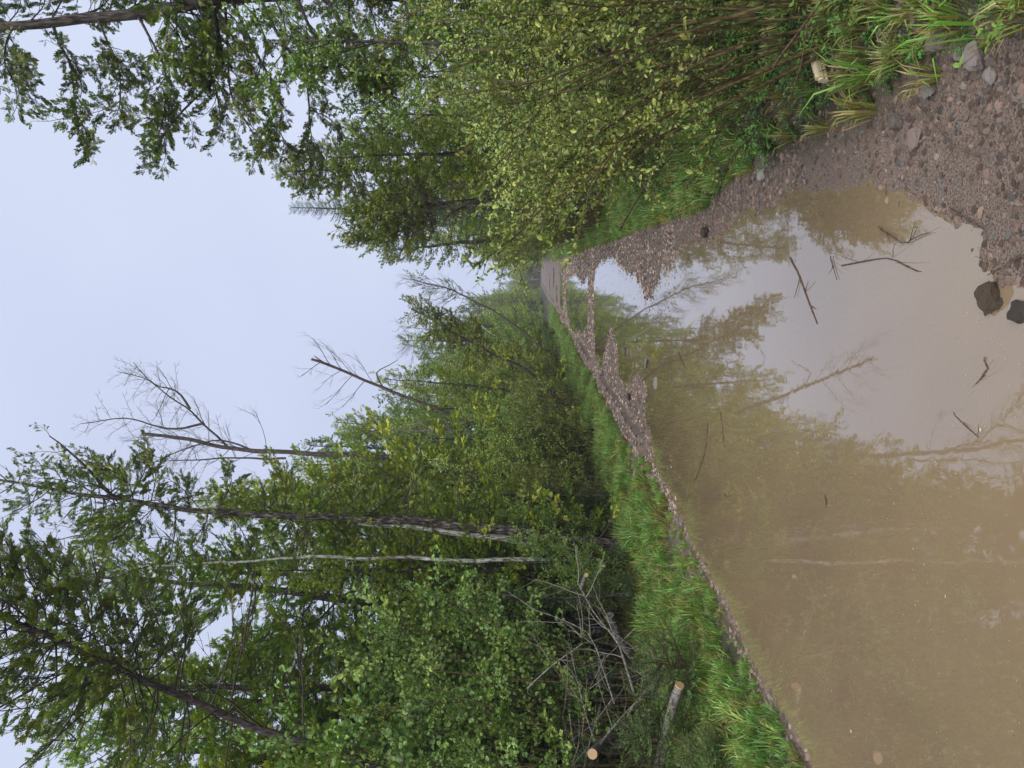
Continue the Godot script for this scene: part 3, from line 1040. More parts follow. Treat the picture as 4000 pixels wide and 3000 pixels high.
	for q in [PackedVector3Array([Vector3(1.681, 0.566, -3.3), Vector3(1.681, 0.899, -3.35), Vector3(1.669, 1.21, -3.4), Vector3(1.643, 1.554, -3.45), Vector3(1.644, 2.124, -3.5)]), PackedVector3Array([Vector3(1.693, 0.577, -3.3), Vector3(1.654, 0.911, -3.325), Vector3(1.477, 1.302, -3.35), Vector3(1.315, 1.555, -3.375), Vector3(1.017, 1.769, -3.4)]), PackedVector3Array([Vector3(1.6, 0.606, -3.4), Vector3(1.454, 0.954, -3.475), Vector3(1.335, 1.155, -3.55), Vector3(1.223, 1.405, -3.625), Vector3(1.118, 1.693, -3.7)]), PackedVector3Array([Vector3(1.676, 0.574, -3.2), Vector3(1.546, 0.996, -3.25), Vector3(1.385, 1.34, -3.3), Vector3(1.337, 1.636, -3.35), Vector3(1.312, 1.943, -3.4)]), PackedVector3Array([Vector3(1.598, 0.602, -3.5), Vector3(1.39, 0.86, -3.633), Vector3(1.268, 1.061, -3.767), Vector3(1.007, 1.25, -3.9)]), PackedVector3Array([Vector3(1.717, 0.589, -3.3), Vector3(1.777, 1.089, -3.4), Vector3(1.814, 1.701, -3.5), Vector3(1.835, 2.276, -3.6)])]:
		var b := lim(o, q, w[0], 0.009, 0.003, M.stem, "stem")
		var bx := []
		for k in 9:
			var t := rf(0.45, 1.0)
			bx.append(Transform3D(aim((heading(b, t) + jit(0.8)).normalized(), rf(0.2, 0.4), rf(-1, 1)), along(b, t)))
		scatter("foliage", PR.willow1, M.leaf, bx, white(9), o)

	# right hand middle distance
	rng.seed = 308
	w = PackedVector3Array([Vector3(3.349, 0.143, -11), Vector3(3.345, 1.917, -11), Vector3(3.34, 3.196, -11), Vector3(3.338, 4.307, -11), Vector3(3.333, 5.111, -11), Vector3(3.332, 5.514, -11)])
	o = thing("cedar_tree", w[0], "upright cedar with a thin tufted top on the right, left of the big cedar", "tree")
	l = local(w)
	put("trunk", trunk_mesh(l, 0.09, 0.01, 8), M.bark, o)
	crown(o, "cedar2", boughs(l, 56, 0.3, 0.93, 1.0, 0.35, -0.1, 0.4))
	crown(o, "sparse1", boughs(l, 46, 0.5, 1.0, 0.9, 0.2, 0.0, 0.7))

	rng.seed = 309
	w = PackedVector3Array([Vector3(3.928, -0.234, -16), Vector3(3.964, 3.215, -16), Vector3(3.986, 5.538, -16), Vector3(3.997, 7.07, -16)])
	o = thing("spruce_tree", w[0], "narrow spruce spire on the right, topped by a pointed leader", "tree")
	l = local(w)
	put("trunk", trunk_mesh(l, 0.08, 0.008, 7), M.bark, o)
	crown(o, "spruce0", boughs(l, 190, 0.25, 1.0, 0.8, 0.16, 0.1, 0.5))

	rng.seed = 310
	w = PackedVector3Array([Vector3(4.694, -0.529, -22), Vector3(4.548, 1.442, -22), Vector3(4.482, 2.455, -22), Vector3(4.432, 3.351, -22), Vector3(4.282, 4.792, -22), Vector3(4.192, 5.878, -22), Vector3(4.17, 6.214, -22)])
	o = thing("cedar_tree", w[0], "small open cedar on the right bordering the gap, boughs reaching to the sky", "tree")
	l = local(w)
	put("trunk", trunk_mesh(l, 0.13, 0.02, 8), M.bark, o)
	crown(o, "sparse0", boughs(l, 64, 0.35, 1.0, 1.15, 0.5, -0.1, 0.5))
	crown(o, "sparse2", boughs(l, 50, 0.3, 0.95, 1.1, 0.5, -0.2, 0.4))
	crown(o, "cedar1", boughs(l, 20, 0.3, 0.9, 0.9, 0.4, -0.2, 0.3))

	rng.seed = 311
	w = PackedVector3Array([Vector3(3.401, 0.11, -13), Vector3(3.392, 1.974, -13), Vector3(3.272, 3.486, -13), Vector3(3.232, 3.807, -13), Vector3(3.084, 4.128, -13), Vector3(2.964, 4.563, -13), Vector3(2.919, 4.895, -13)])
	o = thing("cedar_tree", w[0], "crooked dark-stemmed cedar in front of the spruce spire", "tree")
	l = local(w)
	put("trunk", trunk_mesh(l, 0.08, 0.02, 8), M.bark, o)
	crown(o, "cedar0", boughs(l, 56, 0.35, 1.0, 0.95, 0.5, -0.1, 0.5, Color(1.15, 1.1, 1)))
	crown(o, "sparse1", boughs(l, 40, 0.4, 1.0, 1.0, 0.5, 0.0, 0.6))

	w = PackedVector3Array([Vector3(2.907, 1.051, -9), Vector3(2.623, 1.859, -9), Vector3(2.361, 2.317, -9), Vector3(2.117, 2.7, -9)])
	o = thing("dead_tree", w[0], "dead dark stem slanting left through the right-hand willows", "tree")
	l = local(w)
	put("trunk", trunk_mesh(l, 0.04, 0.012, 7), M.bark, o)
	scatter("bare_twigs", PR.bare1, M.twig, boughs(l, 14, 0.4, 1.0, 0.7, 0.5, 0.2, 0.8)[0], white(14), o)

func white(n: int) -> PackedColorArray:
	var c := PackedColorArray()
	for k in n:
		c.append(tint(0.8, 1.2, 0.05))
	return c

func spot(D: float, t: float) -> Vector3:
	return Vector3(mid(D) + t, ground_y(mid(D) + t, D) - 0.03, -D)

func where_along(D: float) -> String:
	if D < 9.0:
		return "beside the near end of the pool"
	if D < 16.0:
		return "level with the middle of the pool"
	if D < 24.0:
		return "level with the gravel bar"
	return "beside the second pool" if D < 45.0 else "far down the misty track"

func woods() -> void:
	var hues := ["olive", "yellow-green", "fresh green", "dark green", "golden olive", "mid-green"]
	var ranks := ["front-row", "second-row", "back-row"]
	# one tree of each shape, then copies of it through the woods on both sides
	var GL := "cedars of the woods on the left of the track"
	var GR := "cedars of the woods on the right of the track"
	var kinds := []
	var tones := [Color(1.2, 1.3, 0.9), Color(1.6, 1.65, 0.9), Color(1.35, 1.65, 1.1), Color(0.9, 1.0, 1.0), Color(1.8, 1.75, 0.9), Color(1.3, 1.5, 0.9)]
	for k in 6:
		kinds.append(cedar(spot(13.0 + 3.5 * k, -4.4 - 0.2 * k), 7.4 + 0.4 * k, 400 + k, "%s cedar set back in the left woods %s" % [hues[k], where_along(13.0 + 3.5 * k)], GL, 1.0, 0.8 + 0.08 * k, tones[k]))
	var lk := []
	for k in 3:
		lk.append(leafy_tree(spot(15.0 + 5.0 * k, -3.6), 5.2 + 0.6 * k, 410 + k, "small-leaved birch at the left woods' edge " + ["behind the yellowish shrub", "behind the young spruces", "behind the slanting cedar"][k], ["birch0", "birch1", "alder0"][k], "birches along the left edge of the woods"))
	rng.seed = 420
	for s in [-1.0, 1.0]:
		var D := 5.5
		while D < 125.0:
			for row in 3:
				var t: float = s * (3.5 + row * 1.7 + rf(-0.6, 0.6))
				if s > 0:
					t = 3.1 + row * 1.6 + rf(-0.5, 0.5)
				var d := D + rf(-0.8, 0.8)
				var X := mid(d) + t
				if absf(X) / d > 0.85 or (s < 0.0 and d < 10.0 and row == 0) or (s > 0.0 and d < 14.0 and row == 2):
					continue
				if D > 60.0 and row > 1:
					continue
				var h := rf(0.75, 1.1)
				if s < 0.0 and d > 15.0:
					h *= 0.95
				if s > 0.0:
					h *= rf(0.6, 0.78) if d > 14.0 else rf(0.48, 0.62)
				if s < 0.0 and X / d < -0.26 and X / d > -0.33:
					h *= 0.62
				if d > 50.0:
					h *= 1.15
				if rf(0, 1) < 0.66:
					var ki := rng.randi() % 6
					copy_of(kinds[ki], spot(d, t), rf(0, TAU), h, "%s %s cedar in the %s woods %s" % [hues[ki], ranks[row], "left" if s < 0 else "right", where_along(d)], GL if s < 0 else GR, "cedar_tree")
				else:
					copy_of(lk[rng.randi() % 3], spot(d, t), rf(0, TAU), h * rf(1.0, 1.3), "%s small-leaved birch in the %s woods %s" % [ranks[row], "left" if s < 0 else "right", where_along(d)], "birches along the left edge of the woods" if s < 0 else "birches of the woods on the right", "birch_tree")
			D += 1.7 + D * 0.045
	# the woods close behind the bend where the track vanishes in mist
	for k in 16:
		copy_of(kinds[k % 6], spot(rf(150.0, 175.0), -14.0 + k * 2.0), rf(0, TAU), rf(0.9, 1.25), "pale misty cedar where the track vanishes", "misty cedars at the far end", "cedar_tree")

	for q in [[9.4, -4.35, 1.0, 0, "cedar behind the alder thicket, right of the nearest cedar"], [11.2, -4.3, 0.95, 5, "cedar behind the alder thicket near the lichened pole"], [8.4, -5.0, 0.92, 2, "cedar at the picture's left edge behind the nearest cedar"], [10.4, -5.6, 1.1, 1, "tall cedar far back behind the alder thicket"]]:
		copy_of(kinds[q[3]], spot(q[0], q[1]), q[0] * 3.0, q[2], q[4], GL, "cedar_tree")

	# young spruces with fresh tips along the left edge
	var sp := spruce(spot(8.6, -2.75), 1.9, 430, "young spruce with fresh green tips beneath the tall cedar's trunk", true)
	for q in [[9.3, -2.6, 0.8, "smaller young spruce with fresh tips just above the grass verge"], [10.8, -2.9, 1.35, "young spruce standing right of the lichened cedar trunk"], [11.6, -2.5, 1.0, "young bushy spruce next to the yellowish shrub on the left"], [14.0, -2.9, 1.7, "blue-green young spruce farther along the left edge"], [16.5, -2.8, 1.9, "farthest blue-green young spruce on the left edge"], [7.3, -3.0, 0.85, "young spruce at the back of the near grass verge"]]:
		copy_of(sp, spot(q[0], q[1]), q[0] * 2.0, q[2], q[3], "young spruces along the left edge", "spruce_tree")

	# alder thicket at the near left
	var al := shrub(spot(6.8, -3.5), 2.7, 1.0, 15, 440, "leafy alder of the near-left thicket rising behind the upper sawn log", "alder0", "alders of the near-left thicket", 13, Vector3.ZERO, 0.15, 0.62)
	var al2 := shrub(spot(7.6, -4.5), 3.2, 1.1, 15, 441, "big leafy alder of the near-left thicket below the nearest cedar", "alder1", "alders of the near-left thicket", 13, Vector3.ZERO, 0.15, 0.62)
	rng.seed = 442
	for q in [[7.4, -3.2, 0.95], [8.3, -3.5, 1.0], [8.9, -4.3, 1.15], [6.3, -4.2, 1.0], [7.0, -5.0, 1.2], [9.8, -3.7, 1.0], [10.4, -4.6, 1.2], [5.7, -3.4, 0.72], [8.4, -5.6, 1.3], [11.5, -3.9, 1.0], [9.5, -2.75, 0.5], [9.0, -2.65, 0.42], [10.6, -2.8, 0.55], [7.8, -4.0, 1.4], [8.8, -4.8, 1.6], [6.6, -4.6, 1.45], [9.8, -4.2, 1.35], [7.4, -5.4, 1.7], [10.8, -3.6, 1.2]]:
		copy_of(al if rf(0, 1) < 0.5 else al2, spot(q[0], q[1]), rf(0, TAU), q[2], "%s leafy alder of the near-left thicket, %s" % ["low" if q[2] < 0.8 else "tall" if q[2] > 1.1 else "mid-sized", "at the edge of the grass" if q[1] > -3.3 else "in the middle of it" if q[1] > -4.4 else "at its back"], "alders of the near-left thicket", "leafy_shrub")

	# yellow-green willows
	var wi := shrub(spot(3.6, 2.45), 1.95, 0.9, 12, 450, "tall arching willow at the near right with long yellow-brown stems", "willow0", "", 12, Vector3(-0.22, 0, 0.03), 0.2, 0.5)
	var wi2 := shrub(spot(4.8, 2.75), 2.25, 1.1, 12, 451, "willow behind the arching one on the right bank", "willow1", "", 12, Vector3(-0.12, 0, 0), 0.15, 0.55)
	var rl := ["willow filling the gap under the big right-hand cedar", "tall willow second back along the right bank", "catkin-green willow beside the crooked cedar", "low willow at the foot of the right bank", "willow in front of the slanting dead stem"]
	rng.seed = 452
	var k := 0
	for q in [[4.2, 3.5, 1.05], [6.2, 2.75, 0.95], [7.6, 2.7, 0.85], [5.6, 3.6, 1.1], [9.2, 2.7, 0.8]]:
		copy_of(wi2, spot(q[0], q[1]), rf(-0.6, 0.6), q[2], rl[k], "willows along the right bank", "leafy_shrub")
		k += 1
	var wm := shrub(spot(13.5, 2.35), 2.3, 1.2, 40, 453, "dense many-stemmed willow clump on the right before the track narrows", "willow1", "", 8, Vector3.ZERO, 0.3, 0.5)
	for q in [[16.0, 2.35, 1.05, "second many-stemmed willow clump on the right, just beyond the first"], [19.0, 2.3, 1.1, "third willow clump on the right, nearest the gravel bar"], [24.0, 2.5, 1.2, "small far willow clump on the right past the gravel bar"], [31.0, 2.6, 1.2, "farthest willow clump on the right where the track narrows"]]:
		copy_of(wm, spot(q[0], q[1]), q[0], q[2], q[3], "willow clumps on the right", "leafy_shrub")
	rng.seed = 459
	for n in 14:
		copy_of(wm, spot(rf(118.0, 150.0), -5.0 + n * 0.8), rf(0, TAU), rf(1.6, 2.8), "pale misty thicket closing over the far end of the track", "misty thickets at the far end", "leafy_shrub")
	var yl := shrub(spot(12.0, -2.6), 1.7, 0.9, 16, 454, "yellowish shrub on the left edge between the young spruces", "willow0", "", 14, Vector3.ZERO, 0.04, 0.5)
	for q in [[15.2, -2.4, 1.1, "yellow-green shrub under the leaning snag"], [18.5, -2.4, 1.15, "yellow-green shrub by the foot of the slanting cedar"], [21.0, -2.6, 1.2, "low shrub beyond the slanting cedar on the left"], [26.0, -2.5, 1.3, "rounded shrub on the left near the second pool"], [32.0, -2.6, 1.5, "far rounded shrub on the left near the third gravel strip"], [40.0, -2.6, 1.6, "farthest shrub on the left edge in the mist"]]:
		copy_of(yl, spot(q[0], q[1]), q[0], q[2], q[3], "shrubs along the left edge", "leafy_shrub")
	var ed := shrub(spot(13.2, -3.1), 2.4, 1.1, 15, 455, "broad-leaved shrub at the left woods' foot behind the yellowish shrub", "birch0", "shrubs at the foot of the left woods", 16, Vector3.ZERO, 0.03, 0.62)
	var ed2 := shrub(spot(14.6, -3.2), 2.6, 1.1, 15, 456, "broad-leaved shrub at the left woods' foot below the snapped birch", "alder1", "shrubs at the foot of the left woods", 15, Vector3.ZERO, 0.03, 0.55)
	rng.seed = 457
	var De := 11.2
	while De < 48.0:
		copy_of(ed if rf(0, 1) < 0.6 else ed2, spot(De, -rf(2.7, 3.5)), rf(0, TAU), rf(0.75, 1.25), "broad-leaved shrub at the foot of the left woods " + where_along(De), "shrubs at the foot of the left woods", "leafy_shrub")
		De += rf(0.8, 1.5) + De * 0.02

func tuft_colour() -> Color:
	return tint(0.75, 1.25, 0.14)

func verges() -> void:
	rng.seed = 500
	# grass strip left of the pool, and the narrower one on the right
	var xs := {}
	var cs := {}
	for key in ["grass0", "grass1", "grass2", "grass_long", "herb1", "herb0", "herb2", "grass_dry"]:
		xs[key] = []
		cs[key] = PackedColorArray()
	var keys := ["grass0", "grass1", "grass2", "grass_long", "grass_dry", "grass1", "herb1", "herb1"]
	for n in 30000:
		var D := 2.6 + pow(rf(0, 1), 1.7) * 50.0
		var left := rf(0, 1) < 0.62
		var t := -rf(1.45, 3.0) if left else rf(1.75, 2.7)
		if left and D > 11.0:
			t = -rf(1.5, 2.7)
		var X := mid(D) + t
		if absf(X) / D > 0.75:
			continue
		if not left and D < 5.0:
			continue
		var sd := shore(X, D)
		if sd < (0.05 if left else 0.3):
			continue
		var patch := nb.get_noise_2d(X * 70.0, D * 70.0)
		if patch < -0.22 and rf(0, 1) < 0.6:
			continue
		if left and t < -2.45 and rf(0, 1) < 0.55:
			continue
		var key: String = keys[rng.randi() % 8]
		var s := rf(0.45, 0.9) * (0.6 if sd < 0.2 else 1.0) * (1.0 + D * 0.01) * (0.8 if not left else 1.0) * (1.0 + patch * 0.9)
		var b := Basis(Vector3.UP, rf(0, TAU)).rotated(Vector3(rf(-1, 1), 0, rf(-1, 1)).normalized(), rf(0, 0.4)).scaled(Vector3(s, s * rf(0.7, 1.1), s))
		xs[key].append(Transform3D(b, Vector3(X, land(X, D, sd) - 0.01, -D)))
		cs[key].append(tuft_colour())
	# weeds on the near right bank and low plants on the forest floor
	for n in 4600:
		var D := rf(1.6, 9.0)
		var t := rf(1.95, 3.6)
		if n % 3 == 0:
			t = -rf(2.6, 5.0)
			D = rf(4.0, 14.0)
		var X := mid(D) + t
		var sd := shore(X, D)
		if t > 0 and t < 2.25 and rf(0, 1) < 0.5:
			continue
		var key: String = ["herb0", "herb1", "herb1", "herb2", "grass0", "grass_dry", "herb1", "grass_dry"][rng.randi() % 8]
		var s := rf(0.35, 0.75) if t > 0 and D < 4.5 else rf(0.5, 1.0)
		xs[key].append(Transform3D(Basis(Vector3.UP, rf(0, TAU)).scaled(Vector3(s, s, s)), Vector3(X, land(X, D, sd) - 0.01, -D)))
		cs[key].append(tuft_colour())
	for key in xs:
		var o := scatter("grass" if key.begins_with("grass") else "undergrowth", PR[key], M.leaf, xs[key], cs[key])
		if key.begins_with("grass"):
			tag(o, "wet green grass growing along both edges of the track", "grass")
		else:
			tag(o, "low leafy weeds among the grass and under the trees", "weeds")
	# dead stems standing in the weeds
	var dx := []
	var dc := PackedColorArray()
	for n in 170:
		var D := rf(2.6, 6.5)
		var t := rf(2.1, 3.3)
		if n % 2 == 0:
			D = rf(5.0, 15.0)
			t = -rf(2.6, 4.2)
		var X := mid(D) + t
		dx.append(Transform3D(aim(Vector3(rf(-0.7, 0.4), rf(0.5, 1.0), rf(-0.4, 0.4)), rf(0.35, 0.8), rf(0, TAU), 0.55), Vector3(X, ground_y(X, D) - 0.03, -D)))
		dc.append(Color(1.1, 0.95, 0.75) * rf(0.4, 1.3))
	tag(scatter("dead_stems", PR.bare1, M.twig, dx, dc), "brown dead stems standing among the weeds and under the shrubs", "stems")
	# single clumps on the near right bank
	for q in [[Vector2(1.255, 3.319), "grass_dry", 0.8, "yellowing grass clump at the edge of the gravel"], [Vector2(1.411, 3.249), "grass_long", 1.0, "long-bladed green grass clump beside the pale broken wood"], [Vector2(1.249, 2.519), "blade", 0.9, "bright broad-bladed grass clump nearest the camera"], [Vector2(1.56, 3.787), "grass1", 1.0, "grass clump behind the pale broken wood"], [Vector2(1.356, 3.819), "grass_dry", 0.65, "short grass clump jutting into the gravel"], [Vector2(1.171, 2.76), "grass_dry", 0.7, "sparse drying grass clump by the pale stones"], [Vector2(1.663, 5.827), "grass_long", 0.9, "grass clump at the start of the green right verge"], [Vector2(1.47, 4.589), "herb0", 1.0, "leafy weed clump at the edge of the right bank"]]:
		var p := on_ground(q[0])
		var o := put("grass_clump", PR[q[1]], M.leaf)
		o.position = p
		o.scale = Vector3.ONE * q[2]
		o.rotation.y = q[0].x * 7.0
		tag(o, q[3], "grass clump", "clumps on the near right bank")

func stones() -> void:
	rng.seed = 600
	var parts: Array[Transform3D] = []
	var tones := []
	var xs := []
	var cs := []
	for k in 5:
		xs.append([])
		cs.append(PackedColorArray())
	var big := []
	for n in 130000:
		var D := 1.7 + pow(rf(0, 1), 1.8) * 7.0
		var t := rf(0.5, 2.3)
		if n % 24 == 0:
			t = rf(-1.85, -1.4)
			D = 2.5 + rf(0, 1) * 8.0
		if n % 5 == 0:
			D = 8.0 + pow(rf(0, 1), 1.5) * 30.0
			t = rf(-1.9, 2.0)
		var X := mid(D) + t
		if absf(X) / D > 0.72:
			continue
		var sd := shore(X, D)
		if sd < -0.16 and (D < 8.0 or sd < -0.7 or D > 26.0 or rf(0, 1) < 0.93):
			continue
		if sd < 0.0 and rf(0, 1) < 0.8 and D < 8.0:
			continue
		if t < -1.2 and D < 9.0 and sd > 0.13:
			continue
		if D < 4.2 and t > 0.0 and sd < 0.55 and rf(0, 1) < 0.75 - sd:
			continue
		if t > 1.9 and rf(0, 1) < 0.6:
			continue
		var s := 0.0042 + pow(rf(0, 1), 6.0) * 0.034
		if t < -1.3 and D < 12.0:
			s = rf(0.01, 0.045)
		if D > 8.0:
			s = rf(0.014, 0.045) * (1.0 + (D - 8.0) * 0.05)
		var b := Basis(jit(1.0).normalized(), rf(0, TAU)).scaled(Vector3(s * rf(0.8, 1.4), s * rf(0.6, 0.9), s * rf(0.8, 1.3)))
		var kk := rng.randi() % 5
		var col := Color(0.225, 0.175, 0.147).lerp(Color(0.31, 0.215, 0.175), rf(0, 1)) * (0.5 + pow(rf(0, 1), 2.0) * 1.3)
		if rf(0, 1) < 0.08:
			col = Color(0.4, 0.35, 0.31) * rf(0.7, 1.2)
		if rf(0, 1) < 0.12:
			col = Color(0.2, 0.2, 0.195) * rf(0.6, 1.4)
		if rf(0, 1) < 0.03:
			col = Color(0.2, 0.12, 0.08)
		if D > 8.0:
			col *= 1.5 if rf(0, 1) < 0.6 else 0.45
		var x := Transform3D(b, Vector3(X, maxf(land(X, D, sd), -s * 0.25 if D > 8.0 else -1.0) + s * 0.02, -D))
		if s / D > 0.0085:
			big.append([s / D, x, col, kk])
		else:
			xs[kk].append(x)
			cs[kk].append(col)
	big.sort_custom(func(p, q): return p[0] > q[0])
	var g := Node3D.new()
	g.name = "gravel"
	add_child(g)
	g.set_meta("kind", "structure")
	tag(g, "purplish grey gravel of the track", "gravel")
	for k in big.size():
		if k < 290:
			var o := put("stone", tinted(big[k][3], big[k][2]), M.stone, g)
			o.transform = big[k][1]
		else:
			xs[big[k][3]].append(big[k][1])
			cs[big[k][3]].append(big[k][2])
	for k in 5:
		scatter("pebbles", PR["stone%d" % k], M.stone, xs[k], cs[k], g)

	# single rocks one can point to
	for q in [
		[Vector2(0.298, 2.519), 0.115, 0, Color(0.12, 0.088, 0.062), "wet dark brown rock standing in the shallow water near the camera", 0.02],
		[Vector2(0.276, 2.485), 0.05, 1, Color(0.1, 0.085, 0.06), "small wet stone against the dark rock in the water", 0.005],
		[Vector2(0.239, 2.383), 0.085, 2, Color(0.09, 0.075, 0.065), "second wet dark rock at the very edge of the picture", 0.01],
		[Vector2(-0.545, 2.512), 0.05, 1, Color(0.36, 0.33, 0.31), "pale stone just breaking the muddy water", -0.004],
		[Vector2(1.128, 2.492), 0.1, 3, Color(0.42, 0.36, 0.35), "largest pale pinkish stone on the right gravel", 0.02],
		[Vector2(1.153, 2.811), 0.085, 1, Color(0.42, 0.4, 0.38), "pale stone half under a grass clump", 0.015],
		[Vector2(1.277, 2.696), 0.09, 2, Color(0.4, 0.31, 0.29), "pinkish stone in the weeds at the right", 0.015],
		[Vector2(1.037, 2.439), 0.06, 0, Color(0.45, 0.41, 0.39), "pale stone in front of the largest pinkish one", 0.012],
		[Vector2(1.169, 2.575), 0.055, 3, Color(0.4, 0.36, 0.34), "small pale stone behind the largest pinkish one", 0.012],
		[Vector2(1.429, 4.911), 0.075, 0, Color(0.5, 0.48, 0.47), "whitish stone alone at the edge of the right verge", 0.02],
		[Vector2(1.124, 3.116), 0.08, 2, Color(0.2, 0.17, 0.16), "dull brown stone behind the yellowing grass clump", 0.012],
		[Vector2(1.02, 2.956), 0.11, 3, Color(0.36, 0.28, 0.26), "flat pinkish stone lying in the gravel", 0.0],
		[Vector2(0.569, 12.412), 0.2, 1, Color(0.14, 0.125, 0.11), "dark stone on the small islet in the middle of the pool", 0.03],
		[Vector2(0.472, 11.461), 0.16, 0, Color(0.17, 0.155, 0.14), "pale stone islet left of the dark one in the pool", 0.02],
		[Vector2(0.499, 10.722), 0.15, 2, Color(0.22, 0.2, 0.18), "low stone islet nearer than the dark one in the pool", 0.02],
		[Vector2(0.322, 10.005), 0.2, 3, Color(0.22, 0.2, 0.19), "long pale stone islet in front of the gravel spit", 0.02],
		[Vector2(-0.017, 9.282), 0.22, 1, Color(0.26, 0.24, 0.23), "whitish flat stone awash right of the gravel spit", 0.0],
		[Vector2(-0.205, 11.461), 0.16, 0, Color(0.06, 0.05, 0.045), "dark stone sitting on the left gravel spit", 0.03],
		[Vector2(1.38, 6.498), 0.1, 2, Color(0.07, 0.06, 0.05), "dark stone on the right shore of the pool", 0.03],
	]:
		var o := put("rock", tinted_rock(q[2], q[3]), M.stone)
		o.position = Vector3(q[0].x, maxf(ground_y(q[0].x, q[0].y), -0.02) + q[5], -q[0].y)
		o.scale = Vector3(q[1] * 1.1, q[1] * (0.95 if q[0].y < 7.0 else 0.45), q[1])
		o.rotation = Vector3(0.2, q[0].x * 9.0, 0.1)
		tag(o, q[4], "rock")

	# pollen and scraps afloat
	rng.seed = 620
	var fx := []
	var fc := PackedColorArray()
	for n in 5200:
		var D := 1.9 + pow(rf(0, 1), 1.5) * 9.0
		var X := mid(D) + rf(-1.9, 1.5)
		if absf(X) / D > 0.6 or na.get_noise_2d(X * 40.0, D * 40.0) + rf(-0.3, 0.3) < 0.05 or shore(X, D) > -0.05:
			continue
		var s := rf(0.002, 0.0045) * (1.0 + D * 0.05)
		if n % 23 == 0:
			s *= rf(2.0, 4.5)
		fx.append(Transform3D(Basis(Vector3.UP, rf(0, TAU)).scaled(Vector3(s, s, s * rf(0.4, 1.0))), Vector3(X, 0.002, -D)))
		fc.append(Color(0.45, 0.36, 0.18).lerp(Color(0.45, 0.41, 0.34), rf(0, 1)) if rf(0, 1) < 0.86 else Color(0.06, 0.045, 0.03))
	var fo := scatter("floating_pollen", PR.flake, M.twig, fx, fc)
	tag(fo, "pale specks of pollen afloat on the muddy water", "pollen")

var tints := {}
func tinted(k: int, col: Color) -> Mesh:
	# a handful of tones per stone shape, shared between alike stones
	var step := int(clampf(col.r / 0.06, 1.0, 8.0))
	var key := k * 10 + step
	if not tints.has(key):
		var src: ArrayMesh = PR["stone%d" % k]
		tints[key] = recolour(src, Color(0.06 * step, 0.052 * step, 0.05 * step))
	return tints[key]

func tinted_rock(k: int, col: Color) -> Mesh:
	return recolour(PR["rock%d" % k], col)

func recolour(src: ArrayMesh, col: Color) -> ArrayMesh:
	var arr := src.surface_get_arrays(0)
	var c := PackedColorArray()
	c.resize(arr[Mesh.ARRAY_VERTEX].size())
	c.fill(col)
	arr[Mesh.ARRAY_COLOR] = c
	var m := ArrayMesh.new()
	m.add_surface_from_arrays(Mesh.PRIMITIVE_TRIANGLES, arr)
	return m


# ---------------------------------------------------------------- cut wood and dead branches at the near left
func log_piece(called: String, pts: PackedVector3Array, r0: float, r1: float, m: Material, label: String, cut := true) -> Node3D:
	var o := thing(called, pts[0], label, "log")
	var l := local(pts)
	put("bark", trunk_mesh(l, r0, r1, 12, 1.0), m, o)
	if cut:
		var d := (l[0] - l[1]).normalized()
		var c := CylinderMesh.new()
		c.top_radius = r0 * 0.93
		c.bottom_radius = r0 * 0.97
		c.height = 0.012
		c.radial_segments = 20
		var e := put("cut_face", c, M.cut_wood, o)
		e.basis = Basis(Quaternion(Vector3.UP, d))
		e.position = d * 0.007
	return o

func dead_branch(pts: PackedVector3Array, r: float, m: Material, twigs: int, col: Color, seed_: int, label: String, reach := 0.4, group := "") -> void:
	rng.seed = seed_
	var o := thing("dead_branch", pts[0], label, "branch", group)
	var l := local(pts)
	put("stem", trunk_mesh(l, r, r * 0.3, 6, 1.0), m, o)
	var base := heading(l, 0.5)
	for k in twigs:
		var a := Acc.new()
		var t := rf(0.2, 1.0)
		fork(a, along(l, t), (base + jit(0.9)).normalized(), reach * rf(0.5, 1.2), r * 0.4, 1, col, 0.5, 0.03, 4)
		put("twig", a.mesh(), M.twig, o)

